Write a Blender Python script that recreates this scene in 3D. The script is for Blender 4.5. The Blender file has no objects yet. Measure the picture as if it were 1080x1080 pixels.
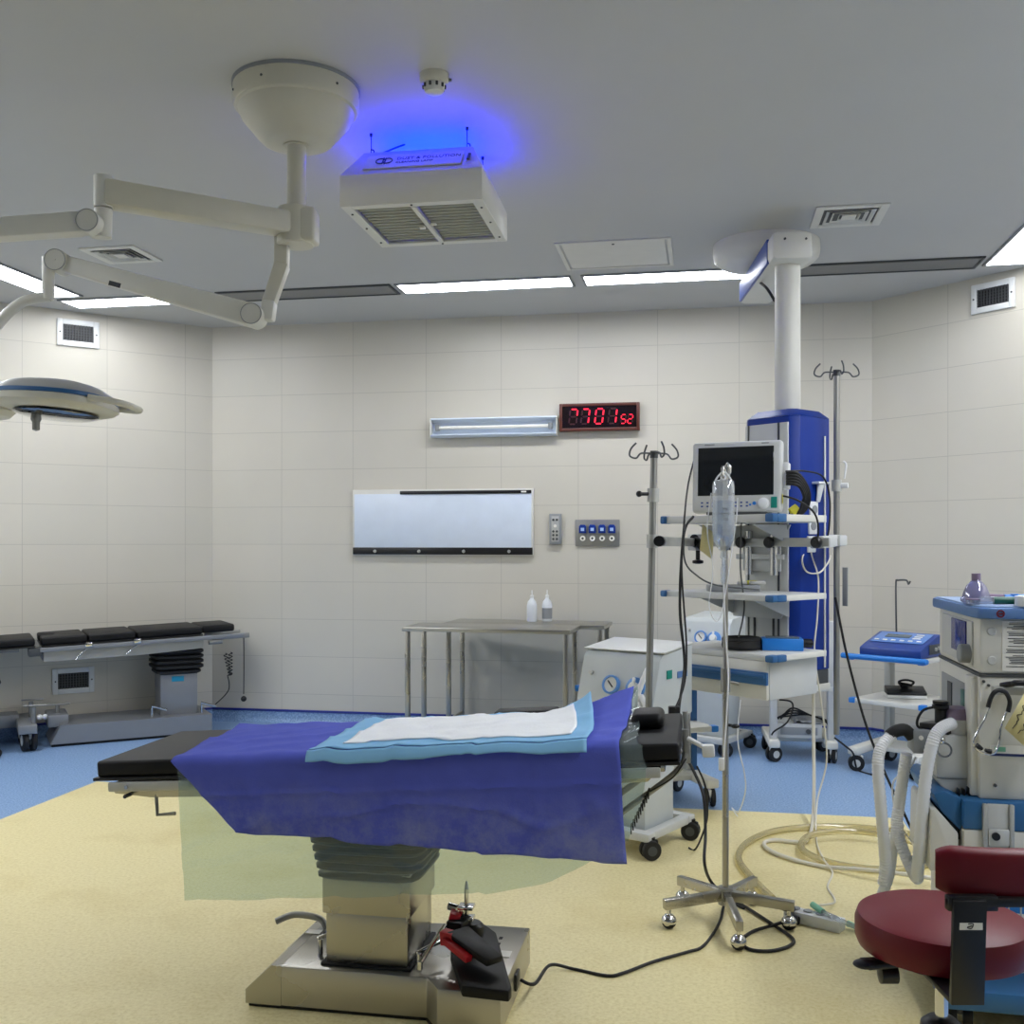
import bpy, bmesh, math, random
from mathutils import Vector, Matrix, noise
random.seed(7)
S = bpy.context.scene
EXPOSURE = 0.12
COL = S.collection
V = Vector
R = math.radians
PI = math.pi
# ---------------------------------------------------------------- camera maths
F, CX, HY, H = 1090.0, 540.0, 572.0, 1.45
def at(px, py, Y): return V(((px - CX) / F * Y, Y, H - (py - HY) / F * Y))
def onz(px, py, z): return at(px, py, F * (H - z) / (py - HY))
ROT = math.atan2(-0.1805, 0.9836)            # the room stands turned to the camera
RU, RV = V((0.9836, -0.1805, 0)), V((0.1805, 0.9836, 0))
def room(u, v, z=0.0): return RU * u + RV * v + V((0, 0, z))
CEIL = 3.2

# ---------------------------------------------------------------- materials
def lin(c): return c / 12.92 if c <= 0.04045 else ((c + 0.055) / 1.055) ** 2.4
def rgb(h):
    h = h.lstrip('#')
    return tuple(lin(int(h[i:i + 2], 16) / 255) for i in (0, 2, 4)) + (1.0,)
MATS = {}
def newmat(name):
    m = bpy.data.materials.new(name); m.use_nodes = True
    nt = m.node_tree; b = nt.nodes['Principled BSDF']
    MATS[name] = m
    return m, nt, b
def N(nt, typ, **kw):
    n = nt.nodes.new(typ)
    for k, v in kw.items():
        if k in n.inputs: n.inputs[k].default_value = v
        else: setattr(n, k, v)
    return n
def mat(name, hexc, rough=0.5, metal=0.0, var=0.06, scale=9.0, bump=0.0, bscale=120.0, spec=0.5, coat=0.0, aniso=None):
    m, nt, b = newmat(name)
    c = rgb(hexc)
    tc = N(nt, 'ShaderNodeTexCoord')
    nz = N(nt, 'ShaderNodeTexNoise', Scale=scale, Detail=4.0)
    if aniso:
        mp = N(nt, 'ShaderNodeMapping'); mp.inputs['Scale'].default_value = aniso
        nt.links.new(tc.outputs['Object'], mp.inputs['Vector']); nt.links.new(mp.outputs['Vector'], nz.inputs['Vector'])
    else:
        nt.links.new(tc.outputs['Object'], nz.inputs['Vector'])
    mx = N(nt, 'ShaderNodeMix', data_type='RGBA')
    mx.inputs[6].default_value = tuple(x * (1 - var) for x in c[:3]) + (1,)
    mx.inputs[7].default_value = tuple(min(1, x * (1 + var)) for x in c[:3]) + (1,)
    nt.links.new(nz.outputs['Fac'], mx.inputs[0]); nt.links.new(mx.outputs[2], b.inputs['Base Color'])
    b.inputs['Roughness'].default_value = rough; b.inputs['Metallic'].default_value = metal
    b.inputs['Specular IOR Level'].default_value = spec
    b.inputs['Coat Weight'].default_value = coat
    if metal > 0.5:
        mr = N(nt, 'ShaderNodeMapRange'); mr.inputs[3].default_value = max(0.02, rough - .06); mr.inputs[4].default_value = rough + .08
        nt.links.new(nz.outputs['Fac'], mr.inputs[0]); nt.links.new(mr.outputs[0], b.inputs['Roughness'])
    if bump:
        n2 = N(nt, 'ShaderNodeTexNoise', Scale=bscale, Detail=3.0)
        nt.links.new(tc.outputs['Object'], n2.inputs['Vector'])
        bp = N(nt, 'ShaderNodeBump', Strength=bump, Distance=0.01)
        nt.links.new(n2.outputs['Fac'], bp.inputs['Height']); nt.links.new(bp.outputs['Normal'], b.inputs['Normal'])
    return m
def emit(name, hexc, strength, base='#eeeeee'):
    m, nt, b = newmat(name)
    b.inputs['Base Color'].default_value = rgb(base)
    b.inputs['Emission Color'].default_value = rgb(hexc); b.inputs['Emission Strength'].default_value = strength
    b.inputs['Roughness'].default_value = .4
    return m
def clear(name, tint, cloud=0.2, gloss=0.12, cloudcol='#ffffff', rough=0.08):
    """thin clear plastic: tinted see-through film + a little milky scatter + gloss"""
    m, nt, b = newmat(name)
    nt.nodes.remove(b)
    out = nt.nodes['Material Output']
    tr = N(nt, 'ShaderNodeBsdfTransparent'); tr.inputs[0].default_value = rgb(tint)
    df = N(nt, 'ShaderNodeBsdfDiffuse'); df.inputs[0].default_value = rgb(cloudcol)
    tl = N(nt, 'ShaderNodeBsdfTranslucent'); tl.inputs[0].default_value = rgb(cloudcol)
    m0 = N(nt, 'ShaderNodeMixShader'); m0.inputs[0].default_value = .45
    nt.links.new(df.outputs[0], m0.inputs[1]); nt.links.new(tl.outputs[0], m0.inputs[2])
    m1 = N(nt, 'ShaderNodeMixShader'); m1.inputs[0].default_value = cloud
    nt.links.new(tr.outputs[0], m1.inputs[1]); nt.links.new(m0.outputs[0], m1.inputs[2])
    gl = N(nt, 'ShaderNodeBsdfGlossy'); gl.inputs['Roughness'].default_value = rough
    fr = N(nt, 'ShaderNodeLayerWeight', Blend=0.25)
    mm = N(nt, 'ShaderNodeMath', operation='MULTIPLY_ADD'); mm.inputs[1].default_value = .5; mm.inputs[2].default_value = gloss * .4
    nt.links.new(fr.outputs['Fresnel'], mm.inputs[0])
    m2 = N(nt, 'ShaderNodeMixShader')
    nt.links.new(mm.outputs[0], m2.inputs[0]); nt.links.new(m1.outputs[0], m2.inputs[1]); nt.links.new(gl.outputs[0], m2.inputs[2])
    nt.links.new(m2.outputs[0], out.inputs['Surface'])
    return m

white_paint = mat('white_paint', '#d9d8d0', .42)
cream_paint = mat('cream_paint', '#cdcabb', .4)
pale_grey = mat('pale_grey', '#c6c8c6', .45)
mid_grey = mat('mid_grey', '#8f9396', .45)
dark_grey = mat('dark_grey', '#45484a', .5)
white_plastic = mat('white_plastic', '#e3e5e4', .35)
black_plastic = mat('black_plastic', '#0d0d0f', .38)
black_rubber = mat('black_rubber', '#111113', .6)
black_vinyl = mat('black_vinyl', '#0a0a0c', .45, spec=.3, bump=.08, bscale=400)
grey_vinyl = mat('grey_vinyl', '#0e0e10', .5, spec=.3, bump=.08, bscale=400)
steel = mat('steel', '#b4b1a9', .27, 1.0, var=.03, scale=3)
steel_top = mat('steel_top', '#b5b3ac', .3, 1.0, var=.03, scale=3)
steel_dull = mat('steel_dull', '#9c9c98', .42, .85, var=.05, scale=4)
chrome = mat('chrome', '#d6d6d6', .12, 1.0, var=.02)
shaded_alu = mat('shaded_alu', '#8b8e92', .42, .4)  # parked table metal, darkened to paint in the weaker light there
shaded_cream = mat('shaded_cream', '#a9a69b', .45)  # cream of the parked table's under-frame with the shade put into the colour
alu = mat('alu', '#b9bab6', .42, .3)
pendant_blue = mat('pendant_blue', '#05308a', .4, spec=.3)
trim_blue = mat('trim_blue', '#2a5f92', .45)
handle_blue = mat('handle_blue', '#1f7ad0', .4)
tray_blue = mat('tray_blue', '#5a7eb4', .45)
machine_blue = mat('machine_blue', '#2d6699', .45)
device_blue = mat('device_blue', '#22408a', .35)
device_face = mat('device_face', '#5f86c8', .35)
screen_glass = mat('screen_glass', '#17191c', .06, coat=1.0)
lcd_grey = mat('lcd_grey', '#5d6a74', .2)
navy_screen = mat('navy_screen', '#20297a', .15)
bellows_mat = mat('bellows_mat', '#0e2530', .42)
drape_blue = mat('drape_blue', '#5863c6', .8, var=.1, scale=14, bump=.12, bscale=250, spec=.2)
pad_blue = mat('pad_blue', '#86bfe8', .7, var=.05, scale=20)
pad_white = mat('pad_white', '#f6f9fe', .85, bump=.15, bscale=90)
red_vinyl = mat('red_vinyl', '#650b19', .42, spec=.35, bump=.04, bscale=300)
red_strap = mat('red_strap', '#c01322', .45)
teal = mat('teal', '#0c8578', .4)
cyan_label = mat('cyan_label', '#1490b4', .4)
yellow_tag = mat('yellow_tag', '#d6cf3a', .5)
paper_yellow = mat('paper_yellow', '#e4d9a0', .8)
paper_white = mat('paper_white', '#eceae2', .7)
ink = mat('ink', '#26262a', .7)
ink_blue = mat('ink_blue', '#2a3566', .6)
wood_brown = mat('wood_brown', '#5a2a20', .4, var=.2, scale=3, aniso=(2, 2, 30))
lilac = mat('lilac', '#8a7890', .35)
tube_white = mat('tube_white', '#e6e8ea', .4)
cable_white = mat('cable_white', '#d8d4c6', .45)
green_plastic = mat('green_plastic', '#7cc0a0', .4)
dark_green = mat('dark_green', '#12574a', .35)
gauge_blue = mat('gauge_blue', '#5b8fd0', .35)
suction_body = mat('suction_body', '#bfc5c6', .42)
bluewhite = mat('bluewhite', '#d5e0ee', .3)
film = clear('film', '#dfeeea', .20, .10, '#d3e9ec', .12)
film_blue = clear('film_blue', '#a9d3dc', .22, .35, '#9cc8d4', .1)
clear_plastic = clear('clear_plastic', '#eef4fa', .16, .3)
clear_mask = clear('clear_mask', '#dddcf0', .22, .35, '#d8d8f2')
hose_clear = clear('hose_clear', '#f2edd0', .3, .25, '#f1e9c8', .15)
bag_plastic = clear('bag_plastic', '#f5f9fd', .26, .4, '#f6f9fd')
led_red = emit('led_red', '#ff2440', 1.7, '#300000')
led_dim = mat('led_dim', '#3a1218', .4)
uv_blue = emit('uv_blue', '#0018ff', 62.0, '#202040')
lamp_white = emit('lamp_white', '#f6f9ff', 20.0)
lamp_dim = emit('lamp_dim', '#f6f9ff', 12.5)
lamp_strong = emit('lamp_strong', '#f6f9ff', 37.0)

# ---------------------------------------------------------------- mesh builder
class MB:
    def __init__(s, M=None):
        s.v, s.f = [], []; s.M = M or Matrix()
    def add(s, vs, fs, M=None):
        o = len(s.v); T = s.M @ M if M is not None else s.M
        s.v += [T @ V(p) for p in vs]; s.f += [tuple(i + o for i in f) for f in fs]
        return s
    def bm(s, b, M=None):
        b.verts.index_update()
        s.add([v.co.copy() for v in b.verts], [[v.index for v in f.verts] for f in b.faces], M); b.free(); return s
    def box(s, c, d, bev=.003, seg=2, M=None, taper=None):
        b = bmesh.new(); bmesh.ops.create_cube(b, size=1)
        for v in b.verts:
            v.co = V((v.co.x * d[0], v.co.y * d[1], v.co.z * d[2]))
            if taper and v.co.z > 0: v.co.x *= taper; v.co.y *= taper
        if bev: bmesh.ops.bevel(b, geom=b.edges[:], offset=min(bev, min(d) * .45), segments=seg, profile=.5, affect='EDGES')
        for v in b.verts: v.co += V(c)
        return s.bm(b, M)
    def prism(s, poly, z0, z1, bev=0, M=None, seg=2):
        """polygon in xy pulled from z0 to z1"""
        b = bmesh.new()
        lo = [b.verts.new((p[0], p[1], z0)) for p in poly]; hi = [b.verts.new((p[0], p[1], z1)) for p in poly]
        n = len(poly)
        b.faces.new(lo[::-1]); b.faces.new(hi)
        for i in range(n): b.faces.new((lo[i], lo[(i + 1) % n], hi[(i + 1) % n], hi[i]))
        bmesh.ops.recalc_face_normals(b, faces=b.faces[:])
        if bev: bmesh.ops.bevel(b, geom=b.edges[:], offset=bev, segments=seg, profile=.5, affect='EDGES')
        return s.bm(b, M)
    def cyl(s, p0, p1, r0, r1=None, seg=20, M=None, caps=True):
        r1 = r0 if r1 is None else r1
        p0, p1 = V(p0), V(p1); a = (p1 - p0).normalized(); q = a.to_track_quat('Z', 'Y')
        vs, fs = [], []
        for p, r in ((p0, r0), (p1, r1)):
            for i in range(seg): t = 2 * PI * i / seg; vs.append(p + q @ V((r * math.cos(t), r * math.sin(t), 0)))
        for i in range(seg): j = (i + 1) % seg; fs.append((i, j, seg + j, seg + i))
        if caps: fs += [tuple(range(seg))[::-1], tuple(range(seg, 2 * seg))]
        return s.add(vs, fs, M)
    def ring(s, prof, seg=32, c=(0, 0, 0), axis=(0, 0, 1), M=None): return s.lathe(list(prof) + [prof[0]], seg, c, axis, M, caps=False)
    def lathe(s, prof, seg=32, c=(0, 0, 0), axis=(0, 0, 1), M=None, sq=None, caps=True):
        """prof: (radius, height) pairs"""
        q = V(axis).to_track_quat('Z', 'Y') if tuple(axis) != (0, 0, 1) else None
        vs, fs, c = [], [], V(c)
        for r, h in prof:
            for i in range(seg):
                t = 2 * PI * i / seg; x, y = math.cos(t), math.sin(t)
                if sq:
                    k = (abs(x) ** sq + abs(y) ** sq) ** (-1 / sq); x *= k; y *= k
                p = V((max(r, 1e-5) * x, max(r, 1e-5) * y, h)); vs.append(c + (q @ p if q else p))
        n = len(prof)
        for k in range(n - 1):
            for i in range(seg): j = (i + 1) % seg; fs.append((k * seg + i, k * seg + j, (k + 1) * seg + j, (k + 1) * seg + i))
        if caps: fs += [tuple(range(seg))[::-1], tuple(range((n - 1) * seg, n * seg))]
        return s.add(vs, fs, M)
    def tube(s, pts, r, seg=10, smooth=6, M=None, closed=False, ribs=0):
        P = [V(p) for p in pts]
        if smooth and len(P) > 2: P = catmull(P, smooth)
        vs, fs = [], []; up = None
        for k, p in enumerate(P):
            t = (P[min(k + 1, len(P) - 1)] - P[max(k - 1, 0)])
            t = t.normalized() if t.length > 1e-9 else V((0, 0, 1))
            if up is None: up = t.orthogonal().normalized()
            up = (up - t * up.dot(t)); up = up.normalized() if up.length > 1e-6 else t.orthogonal().normalized()
            w = t.cross(up); rr = r[min(k, len(r) - 1)] if isinstance(r, (list, tuple)) else r
            if ribs and k % 2: rr *= 1 - ribs
            for i in range(seg): a = 2 * PI * i / seg; vs.append(p + up * (rr * math.cos(a)) + w * (rr * math.sin(a)))
        for k in range(len(P) - 1):
            for i in range(seg): j = (i + 1) % seg; fs.append((k * seg + i, k * seg + j, (k + 1) * seg + j, (k + 1) * seg + i))
        n = len(P); fs += [tuple(range(seg))[::-1], tuple(range((n - 1) * seg, n * seg))]
        return s.add(vs, fs, M)
    def bar(s, p0, p1, w, h, w1=None, h1=None, up=(0, 0, 1), bev=.004):
        """rectangular bar between two points (w sideways, h along up), may taper"""
        p0, p1 = V(p0), V(p1); a = (p1 - p0).normalized(); L = (p1 - p0).length
        x = a.cross(V(up)).normalized(); z = x.cross(a)
        b = bmesh.new(); bmesh.ops.create_cube(b, size=1)
        w1 = w if w1 is None else w1; h1 = h if h1 is None else h1
        for v in b.verts:
            k = v.co.y + .5; v.co = V((v.co.x * (w + (w1 - w) * k), k * L, v.co.z * (h + (h1 - h) * k)))
        if bev: bmesh.ops.bevel(b, geom=b.edges[:], offset=bev, segments=2, profile=.5, affect='EDGES')
        M = Matrix((x, a, z)).transposed().to_4x4(); M.translation = p0
        return s.bm(b, M)
    def ball(s, c, r, sc=(1, 1, 1), M=None, u=18, v=12):
        b = bmesh.new(); bmesh.ops.create_uvsphere(b, u_segments=u, v_segments=v, radius=r)
        for q in b.verts: q.co = V((q.co.x * sc[0], q.co.y * sc[1], q.co.z * sc[2])) + V(c)
        return s.bm(b, M)
    def grid(s, nx, ny, fn):
        vs = [fn(i / nx, j / ny) for j in range(ny + 1) for i in range(nx + 1)]
        fs = [(j * (nx + 1) + i, j * (nx + 1) + i + 1, (j + 1) * (nx + 1) + i + 1, (j + 1) * (nx + 1) + i) for j in range(ny) for i in range(nx)]
        return s.add(vs, fs)
def catmull(P, n):
    out = []
    for i in range(len(P) - 1):
        a, b, c, d = P[max(i - 1, 0)], P[i], P[i + 1], P[min(i + 2, len(P) - 1)]
        for k in range(n):
            t = k / n
            out.append(.5 * ((2 * b) + (c - a) * t + (2 * a - 5 * b + 4 * c - d) * t * t + (3 * b - a - 3 * c + d) * t ** 3))
    return out + [P[-1]]
def mesh_obj(name, mb, m, parent=None, solid=0.0):
    me = bpy.data.meshes.new(name)
    me.from_pydata([tuple(v) for v in mb.v], [], mb.f); me.update()
    b = bmesh.new(); b.from_mesh(me); bmesh.ops.recalc_face_normals(b, faces=b.faces[:]); b.to_mesh(me); b.free()
    me.polygons.foreach_set('use_smooth', [True] * len(me.polygons)); me.set_sharp_from_angle(angle=R(38))
    me.materials.append(m)
    o = bpy.data.objects.new(name, me); COL.objects.link(o)
    if parent: o.parent = parent
    if solid:
        md = o.modifiers.new('thickness', 'SOLIDIFY'); md.thickness = solid; md.offset = 0
    return o
class Thing:
    def __init__(s, name, label, cat, loc=(0, 0, 0), rotz=0.0, group=None):
        s.e = bpy.data.objects.new(name, None); COL.objects.link(s.e); s.e.empty_display_size = .1
        s.e.location = loc; s.e.rotation_euler = (0, 0, rotz)
        s.e['label'] = label; s.e['category'] = cat
        if group: s.e['group'] = group
        s.M = Matrix.Translation(V(loc)) @ Matrix.Rotation(rotz, 4, 'Z'); s.I = s.M.inverted()
    def L(s, p): return s.I @ V(p)
    def part(s, name, mb, m, parent=None, label=None, solid=0.0, world=False):
        if world: mb.v = [s.I @ p for p in mb.v]
        o = mesh_obj(name, mb, m, parent or s.e, solid)
        if label: o['label'] = label
        return o
def single(name, label, cat, mb, m, group=None, solid=0.0, kind=None):
    """a thing that is one mesh: origin moved to the middle of its base"""
    xs = [p.x for p in mb.v]; ys = [p.y for p in mb.v]; zs = [p.z for p in mb.v]
    c = V(((min(xs) + max(xs)) / 2, (min(ys) + max(ys)) / 2, min(zs)))
    mb.v = [p - c for p in mb.v]
    o = mesh_obj(name, mb, m, None, solid); o.location = c
    o['label'] = label; o['category'] = cat
    if group: o['group'] = group
    if kind: o['kind'] = kind
    return o
def struct(name, mb, m, parent=None):
    o = mesh_obj(name, mb, m, parent); o['kind'] = 'structure'; return o
def text_mb(mb, body, size, M, depth=.0006, align='LEFT'):
    cu = bpy.data.curves.new('lettering', 'FONT'); cu.body = body; cu.size = size; cu.extrude = depth; cu.align_x = align
    cu.resolution_u = 2
    o = bpy.data.objects.new('lettering', cu); COL.objects.link(o)
    dg = bpy.context.evaluated_depsgraph_get(); dg.update()
    me = bpy.data.meshes.new_from_object(o.evaluated_get(dg))
    mb.add([v.co.copy() for v in me.vertices], [tuple(p.vertices) for p in me.polygons], M)
    bpy.data.objects.remove(o); bpy.data.curves.remove(cu); bpy.data.meshes.remove(me)
    return mb
FRONT = Matrix.Rotation(R(90), 4, 'X')      # text plane xy -> upright, facing -y
def T3(x, y, z): return Matrix.Translation((x, y, z))
def ball_caster(T, x, y, r=.028):
    c = V((x, y, r)); st = MB().cyl((x, y, r * 1.6), (x, y, .08), .008)
    f = T.part('caster', st.lathe([(r * 1.02, -.004), (r * 1.04, .006), (r * .9, r * .55), (r * .55, r * .9), (.001, r * 1.05)], 20, c), chrome)
    T.part('wheel', MB().lathe([(r * .5, -.012), (r * .94, -.010), (r, 0), (r * .94, .010), (r * .5, .012)], 20, c, (.6, .8, 0)), black_rubber, f)
    for k in (-1, 1): T.part('hub', MB().lathe([(r * .62, 0), (r * .5, .008), (.001, .01)], 16, c + V((.6, .8, 0)) * (.011 * k), (.6 * k, .8 * k, 0)), chrome, f)
def caster(T, p, r=.05, w=.03, yaw=0.0, wheel=None, forkm=None, hub=None, top=None, twin=True):
    """caster standing under p (x,y on the floor): fork + wheel with hub"""
    x, y = p[0], p[1]; z0 = p[2] if len(p) > 2 else 0.0
    d = V((math.cos(yaw), math.sin(yaw), 0)); n = V((-d.y, d.x, 0)); c = V((x, y, z0 + r)) ; top = top or r * 2.5
    fk = MB(); ws = (-1, 1) if twin else (0,)
    fk.cyl((x, y, z0 + r * 1.6) + d * 0 if False else V((x, y, z0 + r * 1.7)) + d * r * .25, V((x, y, z0 + top)) + d * r * .25, r * .28)
    fk.box((0, 0, 0), (r * 1.5, w * (.55 if twin else 1.5), r * .9), r * .3, 2, Matrix.Translation(c + V((0, 0, r * .55)) + d * r * .1) @ Matrix.Rotation(yaw, 4, 'Z'))
    if not twin:
        for k in (-1, 1): fk.box((0, 0, 0), (r * .7, r * .12, r * 1.3), .002, 1, Matrix.Translation(c + n * k * w * .68 + V((0, 0, r * .25))) @ Matrix.Rotation(yaw, 4, 'Z'))
    f = T.part('caster', fk, forkm or pale_grey)
    wm = MB(); hm = MB()
    for k in ws:
        a = c + n * (k * w * .55 - (w * .35 if twin else w * .5)); b2 = c + n * (k * w * .55 + (w * .35 if twin else w * .5))
        m1 = (a + b2) / 2
        wm.lathe([(r * .6, -w * .35 if twin else -w * .5), (r * .93, -w * .33 if twin else -w * .48), (r, -w * .2), (r, w * .2), (r * .93, w * .33 if twin else w * .48), (r * .6, w * .35 if twin else w * .5)], 24, m1, tuple(n))
        e = w * .37 if twin else w * .53
        hm.cyl(m1 - n * e, m1 + n * e, r * .5, seg=18)
    wo = T.part('wheel', wm, wheel or black_rubber, f)
    T.part('hub', hm, hub or pale_grey, f)
    return f
# ================================================================ ROOM SHELL
def tile_mat(name, off, hexa='#cfcabd', hexb='#ccc8bb', hexm='#b4b0a5'):
    m, nt, b = newmat(name)
    tc = N(nt, 'ShaderNodeTexCoord'); sp = N(nt, 'ShaderNodeSeparateXYZ'); nt.links.new(tc.outputs['Object'], sp.inputs[0])
    ax = N(nt, 'ShaderNodeMath', operation='ADD'); ax.inputs[1].default_value = 6.0 - off
    az = N(nt, 'ShaderNodeMath', operation='ADD'); az.inputs[1].default_value = 3.0 - 1.434 + .3
    nt.links.new(sp.outputs[0], ax.inputs[0]); nt.links.new(sp.outputs[2], az.inputs[0])
    cb = N(nt, 'ShaderNodeCombineXYZ'); nt.links.new(ax.outputs[0], cb.inputs[0]); nt.links.new(az.outputs[0], cb.inputs[1])
    br = N(nt, 'ShaderNodeTexBrick', offset=0.0, squash=1.0)
    br.inputs['Scale'].default_value = 1.0; br.inputs['Mortar Size'].default_value = .0022; br.inputs['Mortar Smooth'].default_value = .3
    br.inputs['Brick Width'].default_value = .6; br.inputs['Row Height'].default_value = .3; br.inputs['Bias'].default_value = 0
    br.inputs['Color1'].default_value = rgb(hexa); br.inputs['Color2'].default_value = rgb(hexb); br.inputs['Mortar'].default_value = rgb(hexm)
    nt.links.new(cb.outputs[0], br.inputs['Vector'])
    nz = N(nt, 'ShaderNodeTexNoise', Scale=1.6, Detail=5.0); nt.links.new(tc.outputs['Object'], nz.inputs['Vector'])
    mr = N(nt, 'ShaderNodeMapRange'); mr.inputs[3].default_value = .93; mr.inputs[4].default_value = 1.05; nt.links.new(nz.outputs['Fac'], mr.inputs[0])
    mx = N(nt, 'ShaderNodeMix', data_type='RGBA', blend_type='MULTIPLY'); mx.inputs[0].default_value = 1.0
    nt.links.new(br.outputs['Color'], mx.inputs[6]); nt.links.new(mr.outputs[0], mx.inputs[7]); nt.links.new(mx.outputs[2], b.inputs['Base Color'])
    b.inputs['Roughness'].default_value = .34
    bp = N(nt, 'ShaderNodeBump', Strength=.25, Distance=.002); bp.invert = True
    nt.links.new(br.outputs['Fac'], bp.inputs['Height']); nt.links.new(bp.outputs['Normal'], b.inputs['Normal'])
    return m
def speck(nt, tc, base, dark, light, scale=260.0):
    vo = N(nt, 'ShaderNodeTexNoise', Scale=scale, Detail=2.0, Roughness=.7); nt.links.new(tc.outputs['Object'], vo.inputs['Vector'])
    cr = N(nt, 'ShaderNodeValToRGB'); nt.links.new(vo.outputs['Fac'], cr.inputs[0])
    e = cr.color_ramp.elements; e[0].position = .3; e[0].color = rgb(dark); e[1].position = .72; e[1].color = rgb(light)
    k = e.new(.5); k.color = rgb(base)
    return cr
def vinyl_blue():
    m, nt, b = newmat('blue_vinyl'); tc = N(nt, 'ShaderNodeTexCoord')
    cr = speck(nt, tc, '#7f9fc8', '#6484b0', '#a0bde0', 90.0); nt.links.new(cr.outputs[0], b.inputs['Base Color']); b.inputs['Roughness'].default_value = .42
    return m
def floor_mat():
    m, nt, b = newmat('vinyl_floor'); tc = N(nt, 'ShaderNodeTexCoord')
    blue = speck(nt, tc, '#7f9fc8', '#6484b0', '#a0bde0', 90.0)
    yel = speck(nt, tc, '#e3d6a2', '#d6c88e', '#ebe0b0', 70.0)
    # old yellow-brown wear stains in the inlay
    st = N(nt, 'ShaderNodeTexNoise', Scale=1.7, Detail=6.0, Roughness=.65); nt.links.new(tc.outputs['Object'], st.inputs['Vector'])
    sr = N(nt, 'ShaderNodeMapRange'); sr.inputs[1].default_value = .5; sr.inputs[2].default_value = .85; sr.inputs[4].default_value = .55; nt.links.new(st.outputs['Fac'], sr.inputs[0])
    sm = N(nt, 'ShaderNodeMix', data_type='RGBA'); sm.inputs[7].default_value = rgb('#b9a252')
    nt.links.new(sr.outputs[0], sm.inputs[0]); nt.links.new(yel.outputs[0], sm.inputs[6])
    sp = N(nt, 'ShaderNodeSeparateXYZ'); nt.links.new(tc.outputs['Object'], sp.inputs[0])
    def cmpn(out, op, val):
        n = N(nt, 'ShaderNodeMath', operation=op); n.inputs[1].default_value = val; nt.links.new(out, n.inputs[0]); return n.outputs[0]
    a = cmpn(sp.outputs[0], 'GREATER_THAN', -3.61); c = cmpn(sp.outputs[0], 'LESS_THAN', 1.03)
    d = cmpn(sp.outputs[1], 'LESS_THAN', 5.71); e = cmpn(sp.outputs[1], 'GREATER_THAN', .4)
    def mul(p, q):
        n = N(nt, 'ShaderNodeMath', operation='MULTIPLY'); nt.links.new(p, n.inputs[0]); nt.links.new(q, n.inputs[1]); return n.outputs[0]
    k = mul(mul(a, c), mul(d, e))
    mx = N(nt, 'ShaderNodeMix', data_type='RGBA'); nt.links.new(k, mx.inputs[0]); nt.links.new(blue.outputs[0], mx.inputs[6]); nt.links.new(sm.outputs[2], mx.inputs[7])
    nt.links.new(mx.outputs[2], b.inputs['Base Color']); b.inputs['Roughness'].default_value = .4
    return m
ceil_mat = mat('ceiling_paint', '#c3c3c1', .7, var=.03, scale=1.5)
cove_cap = mat('cove_cap', '#26348c', .4)
VINYL = vinyl_blue()
VB, VF, UL, UR, CH = 7.85, -1.35, -5.406, 2.698, 1.48
oct_uv = [(UL + CH, VB), (UR - CH, VB), (UR, VB - CH), (UR, VF + CH), (UR - CH, VF), (UL + CH, VF), (UL, VF + CH), (UL, VB - CH)]
sides = ['back', 'back_right', 'right', 'front_right', 'front', 'front_left', 'left', 'back_left']
offs = {'back': 0.0, 'back_left': 2.093 - .22 - 1.2, 'back_right': 0.0}
cen = V(((UL + UR) / 2, (VB + VF) / 2))
def wall_frame(i):
    a = V(oct_uv[i]); b = V(oct_uv[(i + 1) % 8]); pa, pb = room(*a), room(*b)
    d = (pb - pa).normalized(); return pa, d, (pb - pa).length
for i, sd in enumerate(sides):
    pa, d, L = wall_frame(i); ang = math.atan2(d.y, d.x)
    o = struct('wall_' + sd, MB().box((L / 2, .05, CEIL / 2), (L + .08, .1, CEIL + .1), 0), tile_mat('wall_tiles_' + sd, offs.get(sd, 0)) if sd != 'front' else mat('low_bounce_wall_paint', '#6f7880', .5))  # unseen front wall: dark grey made up so less light bounces back
    o.location = pa; o.rotation_euler = (0, 0, ang)
    cv = MB().prism([(0, 0), (0, -.004), (0, -.004)][:2] + [(L, -.004), (L, 0)], .02, .092)
    prof = [(-.045, 0), (-.03, .003), (-.015, .014), (-.007, .035), (-.005, .09), (0, .09), (0, 0)]
    cv = MB(); cv.prism(prof, 0, L, 0, Matrix(((0, 0, 1, 0), (1, 0, 0, 0), (0, 1, 0, 0), (0, 0, 0, 1))))
    c = struct('baseboard_' + sd, cv, VINYL); c.location = pa; c.rotation_euler = (0, 0, ang)
    cp = struct('trim_cap', MB().box((L / 2, -.006, .098), (L, .012, .018), .003), cove_cap, c)
fl = struct('floor', MB().prism([(p[0] * 1.03 + .03, p[1] + (.1 if p[1] > 3 else -.1)) for p in oct_uv], -.1, 0), floor_mat()); fl.rotation_euler = (0, 0, ROT)
ce = struct('ceiling', MB().prism([(p[0] * 1.03 + .03, p[1] + (.1 if p[1] > 3 else -.1)) for p in oct_uv], CEIL, CEIL + .1), ceil_mat); ce.rotation_euler = (0, 0, ROT)

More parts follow.
